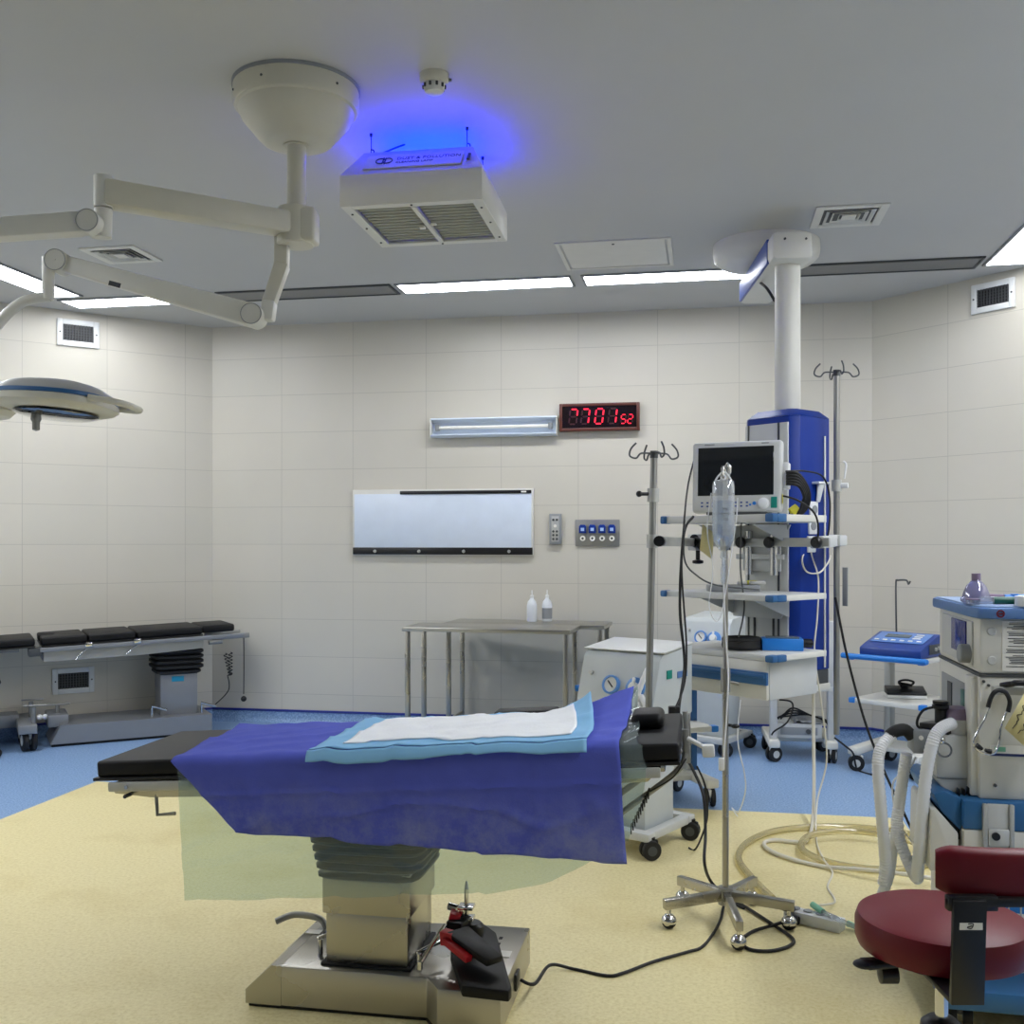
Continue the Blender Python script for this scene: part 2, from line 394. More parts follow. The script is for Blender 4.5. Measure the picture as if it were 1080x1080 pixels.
# ================================================================ CEILING LIGHT RING
def troffer(u0, u1, v0, v1, lit, label):
    """recessed strip fitting: slim metal frame + diffuser"""
    c = room((u0 + u1) / 2, (v0 + v1) / 2, CEIL)
    t = Thing('ceiling_light', label, 'ceiling light', c, ROT, 'ceiling light strip fittings')
    w, d = u1 - u0, v1 - v0; e = .018
    fr = MB()
    for x in (-1, 1): fr.box((x * (w / 2 - e / 2), 0, -.006), (e, d, .012), .002, 1)
    for y in (-1, 1): fr.box((0, y * (d / 2 - e / 2), -.006), (w - 2 * e, e, .012), .002, 1)
    t.part('frame', fr, dark_grey if not lit else mid_grey)
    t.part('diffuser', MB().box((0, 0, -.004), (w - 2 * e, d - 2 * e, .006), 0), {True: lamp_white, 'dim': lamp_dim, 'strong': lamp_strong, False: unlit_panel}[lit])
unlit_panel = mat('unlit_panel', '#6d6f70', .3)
V0, V1 = 6.73, 7.0
troffer(-4.57, -3.38, V0, V1, 'dim', 'bright ceiling strip light in the back-left corner above the vent wall')
troffer(-3.35, -2.08, V0, V1, False, 'dark unlit ceiling strip behind the surgical light arm')
troffer(-2.05, -.845, V0, V1, True, 'bright ceiling strip light left of the other, beyond the hanging purifier')
troffer(-.78, .42, V0, V1, True, 'bright ceiling strip light running behind the round pendant ceiling cover')
troffer(.45, 1.71, V0, V1, False, 'dark unlit ceiling strip right of the pendant column')
troffer(-4.58, -4.31, 5.45, 6.66, 'dim', 'bright ceiling strip light along the left side, at the edge of the photo')
troffer(1.74, 2.01, 5.45, 6.95, 'dim', 'bright ceiling strip light at the right edge, above the wall vent')
for k, (a, b2) in enumerate(((4.1, 5.3), (2.75, 3.95), (1.4, 2.6))):
    for (u0, u1, sd) in ((-4.58, -4.31, 'left'), (1.74, 2.01, 'right')):
        troffer(u0, u1, a, b2, 'strong', 'lit ceiling strip light along a side wall, out of the photo')
for k, (a, b2) in enumerate(((-3.6, -2.4), (-2.0, -.8), (-.2, 1.0))):
    troffer(a, b2, -.35, -.08, False, 'unlit ceiling strip fitting behind the camera')

# ================================================================ CEILING VENTS AND PANEL
def diffuser(px, py, w, d, label):
    c = onz(px, py, CEIL)
    t = Thing('ceiling_vent', label, 'vent', c, ROT, 'square ceiling air diffusers')
    fr = MB()
    def ring(a, b2, z, h, e):
        for x in (-1, 1): fr.box((x * (a / 2 - e / 2), 0, z), (e, b2, h), .002, 1)
        for y in (-1, 1): fr.box((0, y * (b2 / 2 - e / 2), z), (a - 2 * e, e, h), .002, 1)
    ring(w, d, -.005, .01, .045)
    t.part('frame', fr, white_paint)
    t.part('duct', MB().box((0, 0, -.002), (w - .08, d - .08, .003), 0), dark_grey)
    for i, k in enumerate((.68, .5, .3)):
        b = MB(); a, c2 = w * k, d * k
        vs = [(-a / 2, -c2 / 2, -.014), (a / 2, -c2 / 2, -.014), (a / 2, c2 / 2, -.014), (-a / 2, c2 / 2, -.014)]
        e = .028
        vs += [(x * (1 - 2 * e / w), y * (1 - 2 * e / d), -.003) for x, y, _ in vs]
        b.add(vs, [(0, 1, 5, 4), (1, 2, 6, 5), (2, 3, 7, 6), (3, 0, 4, 7)])
        t.part('louver', b, white_paint, solid=.002)
    t.part('core_plate', MB().box((0, 0, -.012), (w * .2, d * .2, .004), .001, 1), white_paint)
diffuser(128, 268, .36, .34, 'square ceiling air vent above the left wall, left of the surgical light')
diffuser(895, 227, .37, .36, 'square ceiling air vent right of the pendant ceiling cover')
t = Thing('access_panel', 'flush white access hatch in the ceiling in front of the strip light', 'ceiling hatch', onz(650, 268, CEIL), ROT)
fr = MB()
for x in (-1, 1): fr.box((x * .325, 0, -.004), (.025, .6, .008), .002, 1)
for y in (-1, 1): fr.box((0, y * .2875, -.004), (.625, .025, .008), .002, 1)
t.part('frame', fr, white_paint)
t.part('hatch_door', MB().box((0, -.004, -.003), (.60, .53, .005), .001, 1), white_paint)
t.part('latch', MB().cyl((0, -.235, -.009), (0, -.235, -.004), .008), dark_grey)

# smoke detector
c = onz(458, 79, CEIL)
t = Thing('smoke_detector', 'small round white smoke detector on the ceiling above the purifier', 'smoke detector', c, 0)
t.part('base', MB().lathe([(.055, 0), (.055, -.022), (.05, -.03), (.04, -.034)], 28), cream_paint)
t.part('sensor_cap', MB().lathe([(.04, -.03), (.04, -.05), (.034, -.066), (.02, -.07), (.001, -.07)], 28), white_paint)
sl = MB()
for k in range(10): a = 2 * PI * k / 10; sl.box((.04 * math.cos(a), .04 * math.sin(a), -.046), (.009, .009, .014), .001, 1)
t.part('sensor_slots', sl, dark_grey)
t.part('test_lever', MB().box((.056, 0, -.02), (.02, .012, .01), .002), mid_grey)

# ================================================================ WALL FITTINGS
def hit(px, py, i):
    pa, d, L = wall_frame(i); n = V((-d.y, d.x, 0)); r = V(((px - CX) / F, 1, -(py - HY) / F))
    k = pa.dot(n) / r.dot(n); return V((0, 0, H)) + r * k
def wallthing(i, px0, px1, py0, py1, name, label, cat, group=None):
    pa, d, L = wall_frame(i)
    m = (py0 + py1) / 2; a = hit(px0, m, i); b = hit(px1, m, i); c = (a + b) / 2
    hh = abs(hit((px0 + px1) / 2, py0, i).z - hit((px0 + px1) / 2, py1, i).z)
    n = V((d.y, -d.x, 0)); t = Thing(name, label, cat, c, math.atan2(d.y, d.x), group)
    return t, (b - a).length, hh
def wall_vent(i, px0, px1, py0, py1, label):
    t, w, h = wallthing(i, px0, px1, py0, py1, 'wall_vent', label, 'vent', 'white framed wall air vents')
    e = min(w, h) * .2; fr = MB()
    for x in (-1, 1): fr.box((x * (w / 2 - e / 2), -.009, 0), (e, .018, h), .003)
    for z in (-1, 1): fr.box((0, -.009, z * (h / 2 - e / 2)), (w - 2 * e, .018, e), .003)
    f = t.part('frame', fr, white_plastic)
    for x in (-1, 1): t.part('screw', MB().cyl((x * (w / 2 - e * .5), -.018, 0), (x * (w / 2 - e * .5), -.021, 0), .006, seg=10), dark_grey, f)
    t.part('backing', MB().box((0, -.002, 0), (w - 2 * e, .004, h - 2 * e), 0), black_plastic)
    g = MB(); n = 11
    for k in range(n): g.box((-w / 2 + e + (w - 2 * e) * (k + .5) / n, -.010, 0), (.005, .012, h - 2 * e), 0)
    for k in range(6): g.box((0, -.007, -h / 2 + e + (h - 2 * e) * (k + .5) / 6), (w - 2 * e, .006, .003), 0)
    t.part('grille', g, dark_grey)
wall_vent(7, 60, 104, 338, 366, 'white framed air vent high on the back-left wall under the ceiling')
wall_vent(7, 55, 99, 704, 731, 'white framed air vent low on the wall beneath the parked operating table')
wall_vent(1, 1026, 1071, 297, 328, 'white framed air vent high on the right wall under the strip light')

# x-ray viewer
t, w, h = wallthing(0, 373, 563, 516, 586, 'xray_viewer', 'long wall mounted x-ray film viewer with bluish white panel and black bars', 'x-ray viewer')
t.part('housing', MB().box((0, -.012, 0), (w, .024, h), .002), white_paint)
t.part('screen_panel', MB().box((0, -.026, .01), (w - .03, .006, h - .09), .001), bluewhite)
t.part('clip_bar', MB().box((w * .13, -.030, h / 2 - .026), (w * .72, .014, .026), .003), black_plastic)
t.part('logo_plate', MB().box((w * .45, -.038, h / 2 - .026), (.04, .002, .012), 0), paper_white)
cb = t.part('control_bar', MB().box((0, -.030, -h / 2 + .036), (w - .01, .014, .055), .003), black_plastic)
for k in range(4): t.part('knob', MB().cyl((-w * .37 + k * w * .247, -.036, -h / 2 + .034), (-w * .37 + k * w * .247, -.052, -h / 2 + .034), .013, .011), alu, cb)
# wall lamp
t, w, h = wallthing(0, 456, 589, 441, 461, 'tube_wall_lamp', 'white open wall lamp fitting with an unlit tube, left of the clock', 'wall lamp')
t.part('housing', MB().prism([(0, h / 2), (-.07, h / 2), (-.085, h / 2 - .012), (-.02, h / 2 - .03), (-.02, -h / 2 + .03), (-.085, -h / 2 + .012), (-.07, -h / 2), (0, -h / 2)], -w / 2, w / 2, 0,
       Matrix(((0, 0, 1, 0), (1, 0, 0, 0), (0, 1, 0, 0), (0, 0, 0, 1)))), bluewhite)
for x in (-1, 1): t.part('end_plate', MB().box((x * (w / 2 - .004), -.04, 0), (.008, .085, h), .002), white_paint)
t.part('lamp_tube', MB().cyl((-w / 2 + .07, -.05, 0), (w / 2 - .07, -.05, 0), .013), paper_white)
for x in (-1, 1): t.part('tube_holder', MB().box((x * (w / 2 - .055), -.045, 0), (.03, .05, .045), .004), mid_grey)
# clock
t, w, h = wallthing(0, 591, 675, 426, 455, 'digital_wall_clock', 'wood framed digital wall clock with glowing red digits', 'clock')
fr = MB(); e = .022
for x in (-1, 1): fr.box((x * (w / 2 - e / 2), -.03, 0), (e, .06, h), .003)
for z in (-1, 1): fr.box((0, -.03, z * (h / 2 - e / 2)), (w - 2 * e, .06, e), .003)
t.part('frame', fr, wood_brown)
fc = t.part('face', MB().box((0, -.025, 0), (w - 2 * e, .05, h - 2 * e), 0), mat('clock_face', '#170c12', .12))
def digit(cx, cz, dw, dh, on, th):
    segs = {'a': (0, dh / 2, 1), 'g': (0, 0, 1), 'd': (0, -dh / 2, 1), 'f': (-dw / 2, dh / 4, 0), 'b': (dw / 2, dh / 4, 0), 'e': (-dw / 2, -dh / 4, 0), 'c': (dw / 2, -dh / 4, 0)}
    A, B = MB(), MB()
    for k, (x, z, hor) in segs.items():
        m = A if k in on else B
        sx, sz = (dw - th * 1.1, th) if hor else (th, dh / 2 - th * 1.1)
        x += z * .12
        p = [(-sx / 2, 0), (-sx / 2 + th * .4, sz / 2), (sx / 2 - th * .4, sz / 2), (sx / 2, 0), (sx / 2 - th * .4, -sz / 2), (-sx / 2 + th * .4, -sz / 2)] if hor else \
            [(0, -sz / 2), (sx / 2, -sz / 2 + th * .4), (sx / 2, sz / 2 - th * .4), (0, sz / 2), (-sx / 2, sz / 2 - th * .4), (-sx / 2, -sz / 2 + th * .4)]
        if not hor: p = [(q[0] + q[1] * .12, q[1]) for q in p]
        m.prism(p, 0, .002, 0, T3(cx + x, -.0505, cz + z) @ FRONT)
    t.part('digit', A, led_red)
    if B.v: t.part('unlit_segments', B, led_dim, fc)
for cx, on in ((-.325, 'ab'), (-.175, 'abc'), (.0, 'abcdef'), (.165, 'bc')): digit(cx * w, .005, .056, .112, on, .0115)
for cx, on in ((.30, 'acdfg'), (.385, 'abdeg')): digit(cx * w, -.020, .034, .066, on, .0078)
# intercom
t, w, h = wallthing(0, 580, 592.5, 542, 574, 'wall_intercom', 'narrow grey wall controller with buttons right of the x-ray viewer', 'control panel')
b0 = t.part('housing', MB().box((0, -.018, 0), (w, .036, h), .004), mid_grey)
t.part('face_plate', MB().box((0, -.037, 0), (w * .62, .004, h * .84), .001), alu, b0)
for z in (.3, .1, -.08, -.2, -.33):
    for x in ((-.15, .15) if z != .1 else (0,)): t.part('button', MB().cyl((x * w, -.038, z * h), (x * w, -.043, z * h), .009 if x else .012), dark_grey if x else paper_white, b0)
# gas outlet panel
t, w, h = wallthing(0, 607, 653.5, 548, 576, 'gas_outlet_panel', 'steel wall plate with four blue capped gas outlets', 'outlet panel')
t.part('plate', MB().box((0, -.008, 0), (w, .016, h), .003), steel_dull)
for k in range(4):
    x = (-.33 + .22 * k) * w
    c = t.part('outlet_cover', MB().prism([(-.027, -.03), (.027, -.03), (.027, .02), (.017, .034), (-.017, .034), (-.027, .02)], 0, .018, .002, T3(x, -.016, .028) @ FRONT), pendant_blue)
    t.part('symbol_plate', MB().box((x, -.036, .026), (.026, .003, .024), 0), mat('sym', '#a9c4e8', .4) if 'sym' not in MATS else MATS['sym'], c)
    s2 = t.part('socket_ring', MB().ring([(.009, 0), (.02, 0), (.02, .01), (.009, .01)], 20, (x, -.016, -.042), (0, -1, 0)), paper_white)
    t.part('socket_hole', MB().cyl((x, -.016, -.042), (x, -.0275, -.042), .009), dark_grey, s2)
# ================================================================ MAIN OPERATING TABLE
OT = V((-0.42, 3.34, 0))
t = Thing('operating_table', 'operating table in the middle of the room under the blue drape, on a steel column', 'operating table', OT, ROT)
OTT = t
# base: low steel pedestal with a sloped left end and a wider right end
def wedge(mb, x0, x1, y0, y1, h, slope, lip):
    P = [(x0, lip), (x0, .012), (x1, .012), (x1, h), (x0 + slope, h)]
    vs = [(x, y0, z) for x, z in P] + [(x, y1, z) for x, z in P]; n = len(P)
    mb.add(vs, [tuple(range(n)), tuple(range(n, 2 * n))[::-1]] + [(i, (i + 1) % n, n + (i + 1) % n, n + i) for i in range(n)])
b = MB()
poly = [(-.27, -.185), (.20, -.185), (.25, -.255), (.44, -.255), (.44, .27), (.20, .27), (-.27, .20)]
b.prism(poly, .012, .135, .004)
b2 = MB(); wedge(b2, -.385, -.268, -.185, .2, .135, .085, .055)
b.v += b2.v; b.f += [tuple(i + len(b.v) - len(b2.v) for i in f) for f in b2.f]
base = t.part('base', b, steel)
sh = MB().prism([(p[0] * .97, p[1] * .95) for p in [(-.39, -.185), (.2, -.185), (.25, -.255), (.44, -.255), (.44, .27), (-.39, .2)]], 0, .014)
t.part('base_skirt', sh, black_rubber, base)
for x, y, w_, d_ in ((-.30, .10, .05, .035), (.37, .03, .035, .05)): t.part('label_plate', MB().box((x + .03, y, .1365), (w_, d_, .002), 0), paper_white, base)
lv = MB().tube([(-.24, .14, .135), (-.27, .145, .165), (-.36, .15, .17), (-.42, .13, .15)], .011); t.part('brake_lever', lv, steel_dull)
for x, y in ((-.175, -.09), (.165, -.145)):
    g = MB(); g.cyl((x, y, .135), (x, y, .19), .008); g.bar((x - .01, y, .19), (x + .05, y + .09, .2), .012, .012); t.part('base_catch', g, chrome)
t.part('mark', MB().box((.36, .16, .136), (.012, .02, .0012), 0).box((.363, .11, .136), (.01, .016, .0012), 0), ink, base)
t.part('power_socket', MB().box((.442, -.0, .07), (.012, .06, .05), .003), black_plastic, base)
# column
c1 = t.part('column', MB().box((-.005, 0, .23), (.265, .285, .2), .006), steel)
t.part('column_sleeve', MB().box((-.005, 0, .37), (.285, .30, .15), .006), steel, c1)
t.part('column_gasket', MB().box((-.005, 0, .138), (.29, .31, .012), .003), black_rubber, c1)
prof = []
for k in range(11):
    z = .40 + k * .0275; e = min(k, 6) * .005
    prof += [(.140 + e, z), (.158 + e, z + .004), (.168 + e, z + .010), (.168 + e, z + .017), (.158 + e, z + .023), (.140 + e, z + .027)]
t.part('bellows', MB().lathe(prof, 48, (-.005, 0, 0), sq=7), bellows_mat)
# tilted top
TOP = Matrix.Translation((0, 0, .822)) @ Matrix.Rotation(-math.atan(.0667), 4, 'Y')
def cush(x0, x1, y0, y1, z0, z1, r=.009): return MB(TOP).box(((x0 + x1) / 2, (y0 + y1) / 2, (z0 + z1) / 2), (x1 - x0, y1 - y0, z1 - z0), r, 3)
fr = MB(TOP); fr.box((.05, 0, -.075), (1.72, .44, .03), .004)
t.part('top_frame', fr, steel)
ub = MB(TOP); ub.prism([(-.80, -.07), (.90, -.07), (.86, -.11), (.3, -.125), (-.3, -.125), (-.68, -.12), (-.80, -.105)], -.255, .255, .004, Matrix(((1, 0, 0, 0), (0, 0, 1, 0), (0, 1, 0, 0), (0, 0, 0, 1))))
t.part('under_frame', ub, steel)
ubx = [cush(-.845, -.30, -.272, .262, -.05, 0), cush(-.295, .52, -.272, .262, -.05, 0), cush(.525, .955, -.272, .262, -.05, 0)]
for nm, q in zip(('leg_pad', 'body_pad', 'head_pad'), ubx): t.part(nm, q, grey_vinyl)
bb = MB(TOP)
for x0, x1 in ((-.855, -.30), (-.295, .52), (.525, .955)): bb.box(((x0 + x1) / 2, -.004, -.055), (x1 - x0, .55, .010), .002)
t.part('pad_board', bb, black_plastic)
for y, nm in ((-.283, 'side_rail'), (.285, 'side_rail')):
    r = MB(TOP); r.box((.05, y, -.078), (1.70, .012, .030), .005)
    rr = t.part(nm, r, alu)
    if y < 0:
        t.part('rail_screw', MB(TOP).cyl((-.735, y, -.078), (-.735, y - .012, -.078), .006), chrome, rr)
        t.part('rail_screw', MB(TOP).cyl((-.745, y + .03, -.108), (-.745, y - .004, -.108), .006), dark_grey, rr)
for y in (-.25,):
    t.part('crank_handle', MB(TOP).tube([(-.66, y, -.11), (-.66, y, -.175), (-.60, y, -.172)], .006, smooth=0), steel_dull)
t.part('side_cushion', MB(TOP).box((.42, .33, .006), (.22, .10, .03), .01, 3), grey_vinyl)
t.part('head_cushion', MB(TOP).box((.855, .04, .022), (.10, .16, .05), .02, 4), black_vinyl)
cl = MB(TOP); cl.box((.972, -.15, -.03), (.02, .03, .10), .004); cl.box((.972, .12, -.03), (.02, .03, .10), .004); cl.cyl((.975, -.15, .0), (.975, -.15, .07), .008)
clp = t.part('head_clamp', cl, steel_dull)
hm = MB(TOP); hm.cyl((.98, -.20, 0), (1.03, -.23, -.025), .007); hm.box((1.035, -.235, -.03), (.035, .03, .035), .006); t.part('clamp_handle', hm, white_plastic, clp)
ar = MB(TOP); ar.tube([(.97, -.16, -.05), (.94, -.17, -.10), (.80, -.16, -.20), (.70, -.14, -.27)], .009); ar.bar((.955, -.1, -.05), (.70, -.1, -.22), .02, .018)
t.part('head_support_arm', ar, steel_dull)
co = MB(TOP)
co.tube([(.86 - .0009 * k, -.20 + .012 * math.cos(k * .9), -.15 - .0016 * k + .012 * math.sin(k * .9)) for k in range(70)], .0022, seg=6, smooth=2)
co.tube([(.97, -.19, -.06), (.93, -.2, -.11), (.86, -.2, -.15)], .0022, seg=6)
t.part('coiled_cord', co, black_rubber)

# ---------------- drape, film, pad on the table (in the tilted table frame)
DT = t.M @ TOP
W0, WF = .27, -.304
def nz(x, y, z=0, s=1.0): return noise.noise(V((x * s, y * s, z * s)))
def lift(x, y):   # bunched up at the far right corner
    k = max(0, (x - .50) / .29); q = max(0, (y + .05) / .30)
    return .072 * (k ** 1.5) * min(1, q) ** 1.2 + .010 * k
def cloth_pt(x, w, off, amp=1.0):
    """x along the table, w = distance from the far edge across the top, then down the front"""
    Wt = W0 - WF
    if w < 0: return V((x, W0 + .006 + off, w + .004 + off * .2))
    if w <= Wt - .03:
        y = W0 - w
        z = off + lift(x, y) + amp * (.003 + .008 * max(0, nz(x * 3.1, y * 5, 3.3)) + .010 * abs(nz(x * 7 + y * 3, y * 6 - x * 2, 9)) + .006 * max(0, .12 - abs(nz(x * 4 - y * 5, y * 3, 21))) * 8)
        return V((x, y, z))
    if w < Wt + .02:
        a = (w - (Wt - .03)) / .05 * PI / 2
        z0 = cloth_pt(x, Wt - .031, off, amp).z
        return V((x, WF + .03 - .03 * math.sin(a) * 1.0 - off, z0 - .03 * (1 - math.cos(a))))
    d = w - Wt - .02
    z0 = cloth_pt(x, Wt - .031, off, amp).z
    y = WF - off - amp * (.03 * d * abs(nz(x * 3.0, d * 2, 1.7)) + .014 * min(1, d * 6) * abs(nz(x * 5.2, d * 3, 5.1)) + .003 * abs(nz(x * 16, d * 14, 8)) + .005 * max(0, 1 - abs(d - .085) / .012) + .003 * (max(0, 1 - abs(x + .12) / .01) + max(0, 1 - abs(x - .22) / .01) + max(0, 1 - abs(x - .55) / .01)) + .008 * max(0, .1 - abs(nz(x * 3 + d * 6, d * 7, 31))) * 8 * min(1, d * 8))
    return V((x, y, z0 - .03 - d))
def drape():
    m = MB(DT); nx, na, nb, nc = 110, 6, 34, 34
    Wt = W0 - WF
    rows = [('b', i / na) for i in range(na)] + [('t', i / nb) for i in range(nb)] + [('f', i / nc) for i in range(nc + 1)]
    def pt(i, j):
        fx = i / nx; k, g = rows[j]
        hang = .215 + .115 * fx + .003 * math.sin(fx * 22)
        if k == 'b': xl, w = -.62, -.07 * (1 - g)
        elif k == 't': xl, w = -.62 + .045 * g + .008 * math.sin(g * 9), g * Wt
        else: xl, w = -.575 + .205 * g, Wt + g * hang
        xr = .79 + .006 * nz(w * 7, 2, 2)
        if k == 't' and g > .0: xr += .012 * (1 - g)
        return cloth_pt(xl + (xr - xl) * fx, w, .004)
    vs = [pt(i, j) for j in range(len(rows)) for i in range(nx + 1)]
    fs = [(j * (nx + 1) + i, j * (nx + 1) + i + 1, (j + 1) * (nx + 1) + i + 1, (j + 1) * (nx + 1) + i) for j in range(len(rows) - 1) for i in range(nx)]
    return m.add(vs, fs)
# faint pale rubbed patch on the front of the drape
def drape_mat():
    m = MATS['drape_blue']; nt = m.node_tree; b = nt.nodes['Principled BSDF']
    src = b.inputs['Base Color'].links[0].from_socket
    tc = N(nt, 'ShaderNodeTexCoord'); sp = N(nt, 'ShaderNodeSeparateXYZ'); nt.links.new(tc.outputs['Object'], sp.inputs[0])
    def gate(sock, lo, hi):
        n = N(nt, 'ShaderNodeMapRange'); n.clamp = True; n.inputs[1].default_value = lo; n.inputs[2].default_value = hi; nt.links.new(sock, n.inputs[0]); return n.outputs[0]
    a = gate(sp.outputs[2], .20, .06)       # lower part of the hanging front (object z from the hem)
    n2 = N(nt, 'ShaderNodeTexNoise', Scale=5.0, Detail=7.0, Roughness=.75); nt.links.new(tc.outputs['Object'], n2.inputs['Vector'])
    g = gate(n2.outputs['Fac'], .42, .75)
    ml = N(nt, 'ShaderNodeMath', operation='MULTIPLY'); nt.links.new(a, ml.inputs[0]); nt.links.new(g, ml.inputs[1])
    m2 = N(nt, 'ShaderNodeMath', operation='MULTIPLY'); m2.inputs[1].default_value = .85; nt.links.new(ml.outputs[0], m2.inputs[0])
    mx = N(nt, 'ShaderNodeMix', data_type='RGBA'); mx.inputs[7].default_value = rgb('#9ba2c4')
    nt.links.new(m2.outputs[0], mx.inputs[0]); nt.links.new(src, mx.inputs[6]); nt.links.new(mx.outputs[2], b.inputs['Base Color'])
drape_mat()
single('surgical_drape', 'royal blue surgical drape hanging over the front of the operating table', 'drape', drape(), drape_blue, solid=.0015)
def film_sheet():
    m = MB(DT); nx, nb, nc = 120, 26, 30; Wt = W0 - WF
    rows = [('t', i / nb) for i in range(nb)] + [('f', i / nc) for i in range(nc + 1)]
    def hang(x):
        if x < .35: return .42 - .015 * (x + .55) / .9
        k = (x - .35) / .53; return .405 - .20 * k * k
    def pt(i, j):
        fx = i / nx; k, g = rows[j]
        xl = -.555
        if k == 't': w = .02 + g * (Wt - .02); xr = .815 + .03 * g
        else: xr = .855 + .03 * math.sin(g * 3.0) - .06 * g; w = 0
        x = xl + (xr - xl) * fx
        if k == 'f': w = Wt + g * hang(x)
        p = cloth_pt(x, w, .0015, .92)
        if x > .79:
            e = (x - .79) / .06; p.z += .03 * e * (nz(x * 14, w * 22, 4)) - .004; p.y -= .02 * e * nz(x * 12, w * 18, 7); p.x += .012 * e * nz(w * 25, x * 5, 2)
        elif k == 'f':
            d = g * hang(x)
            p.y += .005
        return p
    vs = [pt(i, j) for j in range(len(rows)) for i in range(nx + 1)]
    fs = [(j * (nx + 1) + i, j * (nx + 1) + i + 1, (j + 1) * (nx + 1) + i + 1, (j + 1) * (nx + 1) + i) for j in range(len(rows) - 1) for i in range(nx)]
    return m.add(vs, fs)
single('plastic_sheet', 'clear greenish plastic sheet hanging below the blue drape on the operating table', 'plastic sheet', film_sheet(), film)
def pad_pt(x, y, off):
    z = cloth_pt(x, W0 - y if y > WF + .03 else W0 - (WF + .031), .004).z
    e = max(0, (x - .56) / .14); f = max(0, (y + .02) / .27)
    up = .07 * e ** 1.4 * f ** 1.1
    z += off + up * .75 + .004 * abs(nz(x * 6, y * 4, 11))
    p = V((x, y, z))
    return p
t = Thing('absorbent_pad', 'white absorbent underpad with light blue border lying on the blue drape', 'pad', DT @ V((.28, 0, 0)), ROT)
def padgrid(x0, x1, y0, y1, off, front=False):
    m = MB(DT)
    def fn(i, j):
        x = x0 + (x1 - x0) * i; y = y0 + (y1 - y0) * j
        x += .004 * nz(y * 9, 3, 1) - .07 * max(0, i - .75) * 4 * max(0, j - .3) ** 1.3; y += .004 * nz(x * 8, 5, 1)
        p = pad_pt(x, max(y, WF + .005), off)
        return p
    return m.grid(60, 30, fn)
bd = padgrid(-.135, .70, -.285, .25, .008)
# front edge turns over the table edge
t.part('border_sheet', bd, pad_blue, world=True, solid=.003)
t.part('absorbent_core', padgrid(-.055, .645, -.215, .215, .012), pad_white, world=True, solid=.003)
hemm = MB(DT)
hemm.grid(60, 6, lambda i, j: (lambda x, d: pad_pt(x, WF + .006, .008) + V((0, -.014 * math.sin(j * PI / 2) - .004 - .006 * j, -d)))(-.135 + .835 * i, .038 * j * (.8 + .2 * math.sin(i * 7))))
t.part('turned_edge', hemm, pad_blue, world=True, solid=.002)

# ---------------- clamp and strap lying on the right end of the base
t = Thing('limb_support', 'black limb support with red strap and chrome clamp lying on the table base', 'limb support', OTT.M @ V((.35, -.05, .136)), ROT)
def BL(x, y, z=0): return V((x - .35, y + .05, z))
def BP(px, py, Y): return t.L(at(px, py, Y))
pl = MB().prism([(.335, -.30), (.475, -.31), (.478, -.28), (.352, .12), (.30, .185), (.25, .185), (.232, .08), (.242, -.06)], 0, .034, .006)
pl.v = [V((p.x - .35, p.y + .05, p.z)) for p in pl.v]
t.part('base_plate', pl, black_vinyl)
t.part('knuckle', MB().lathe([(.035, 0), (.04, .02), (.04, .045), (.03, .055), (.001, .057)], 24, BL(.285, .05, .033)), black_plastic)
arm = MB(); arm.bar(BP(482, 984, 3.20), BP(522, 1014, 3.06), .085, .03, .06, .02); arm.bar(BP(476, 972, 3.30), BP(492, 975, 3.28), .08, .03); t.part('support_arm', arm, black_vinyl)
t.part('strap', MB().bar(BP(474, 966, 3.30), BP(485, 969, 3.30), .05, .035, .04, .03), red_strap, label='red strap')
rs = MB(); rs.bar(BP(467, 988, 3.19), BP(480, 989, 3.17), .04, .045, .04, .03); rs.bar(BP(469, 991, 3.165), BP(495, 1012, 3.08), .026, .02)
t.part('strap', rs, red_strap, label='red strap')
c0_ = BP(492, 962, 3.32)
t.part('clamp', MB().box(c0_ + V((0, 0, .018)), (.05, .045, .012), .003).box(c0_ + V((0, 0, -.018)), (.05, .045, .012), .003).box(c0_ + V((-.012, 0, 0)), (.016, .04, .04), .003).cyl(c0_ + V((-.03, 0, .01)), c0_ + V((-.06, .01, .012)), .012), chrome)
t.part('clamp_rod', MB().cyl(c0_ + V((0, 0, -.05)), c0_ + V((0, 0, .075)), .0075).lathe([(.0075, 0), (.004, .02), (.001, .026)], 14, c0_ + V((0, 0, .075))), chrome)
t.part('link_rod', MB().cyl(BP(469, 976, 3.25), BP(443, 1016, 3.13), .007).cyl(BP(443, 1022, 3.13), BP(443, 1014, 3.13), .009), chrome)

# ================================================================ PARKED OPERATING TABLE BY THE LEFT WALL
a2 = math.atan2(.47, .883)
t = Thing('operating_table', 'parked operating table with black pads along the back-left wall', 'operating table', (-2.93, 7.74, 0), a2)
L = t.L
def LP(px, py, Y): return L(at(px, py, Y))
TL = Matrix.Translation((0, 0, .80)) @ Matrix.Rotation(-R(1.9), 4, 'Y')
segs = [(-1.35, -.60), (-.56, -.26), (-.25, .07), (.08, .545), (.55, .795)]
for k, (x0, x1) in enumerate(segs):
    q = MB(TL)
    if k == 1: q.prism([(x0, -.27), (x1, -.27), (x1, .27), (x0, .27), (x0, .07), (x0 + .1, .05), (x0 + .1, -.05), (x0, -.07)], -.055, 0, .014, seg=3)
    else: q.box(((x0 + x1) / 2, 0, -.0275), (x1 - x0, .54 if k < 4 else .44, .055), .016, 3)
    t.part('pad', q, grey_vinyl)
    if k < 4: t.part('pad_board', MB(TL).box(((x0 + x1) / 2, 0, -.061), (x1 - x0, .55, .01), .002), black_plastic)
t.part('side_rail', MB(TL).box((.14, -.285, -.085), (1.42, .012, .03), .003).box((.14, .285, -.085), (1.42, .012, .03), .003), shaded_alu)
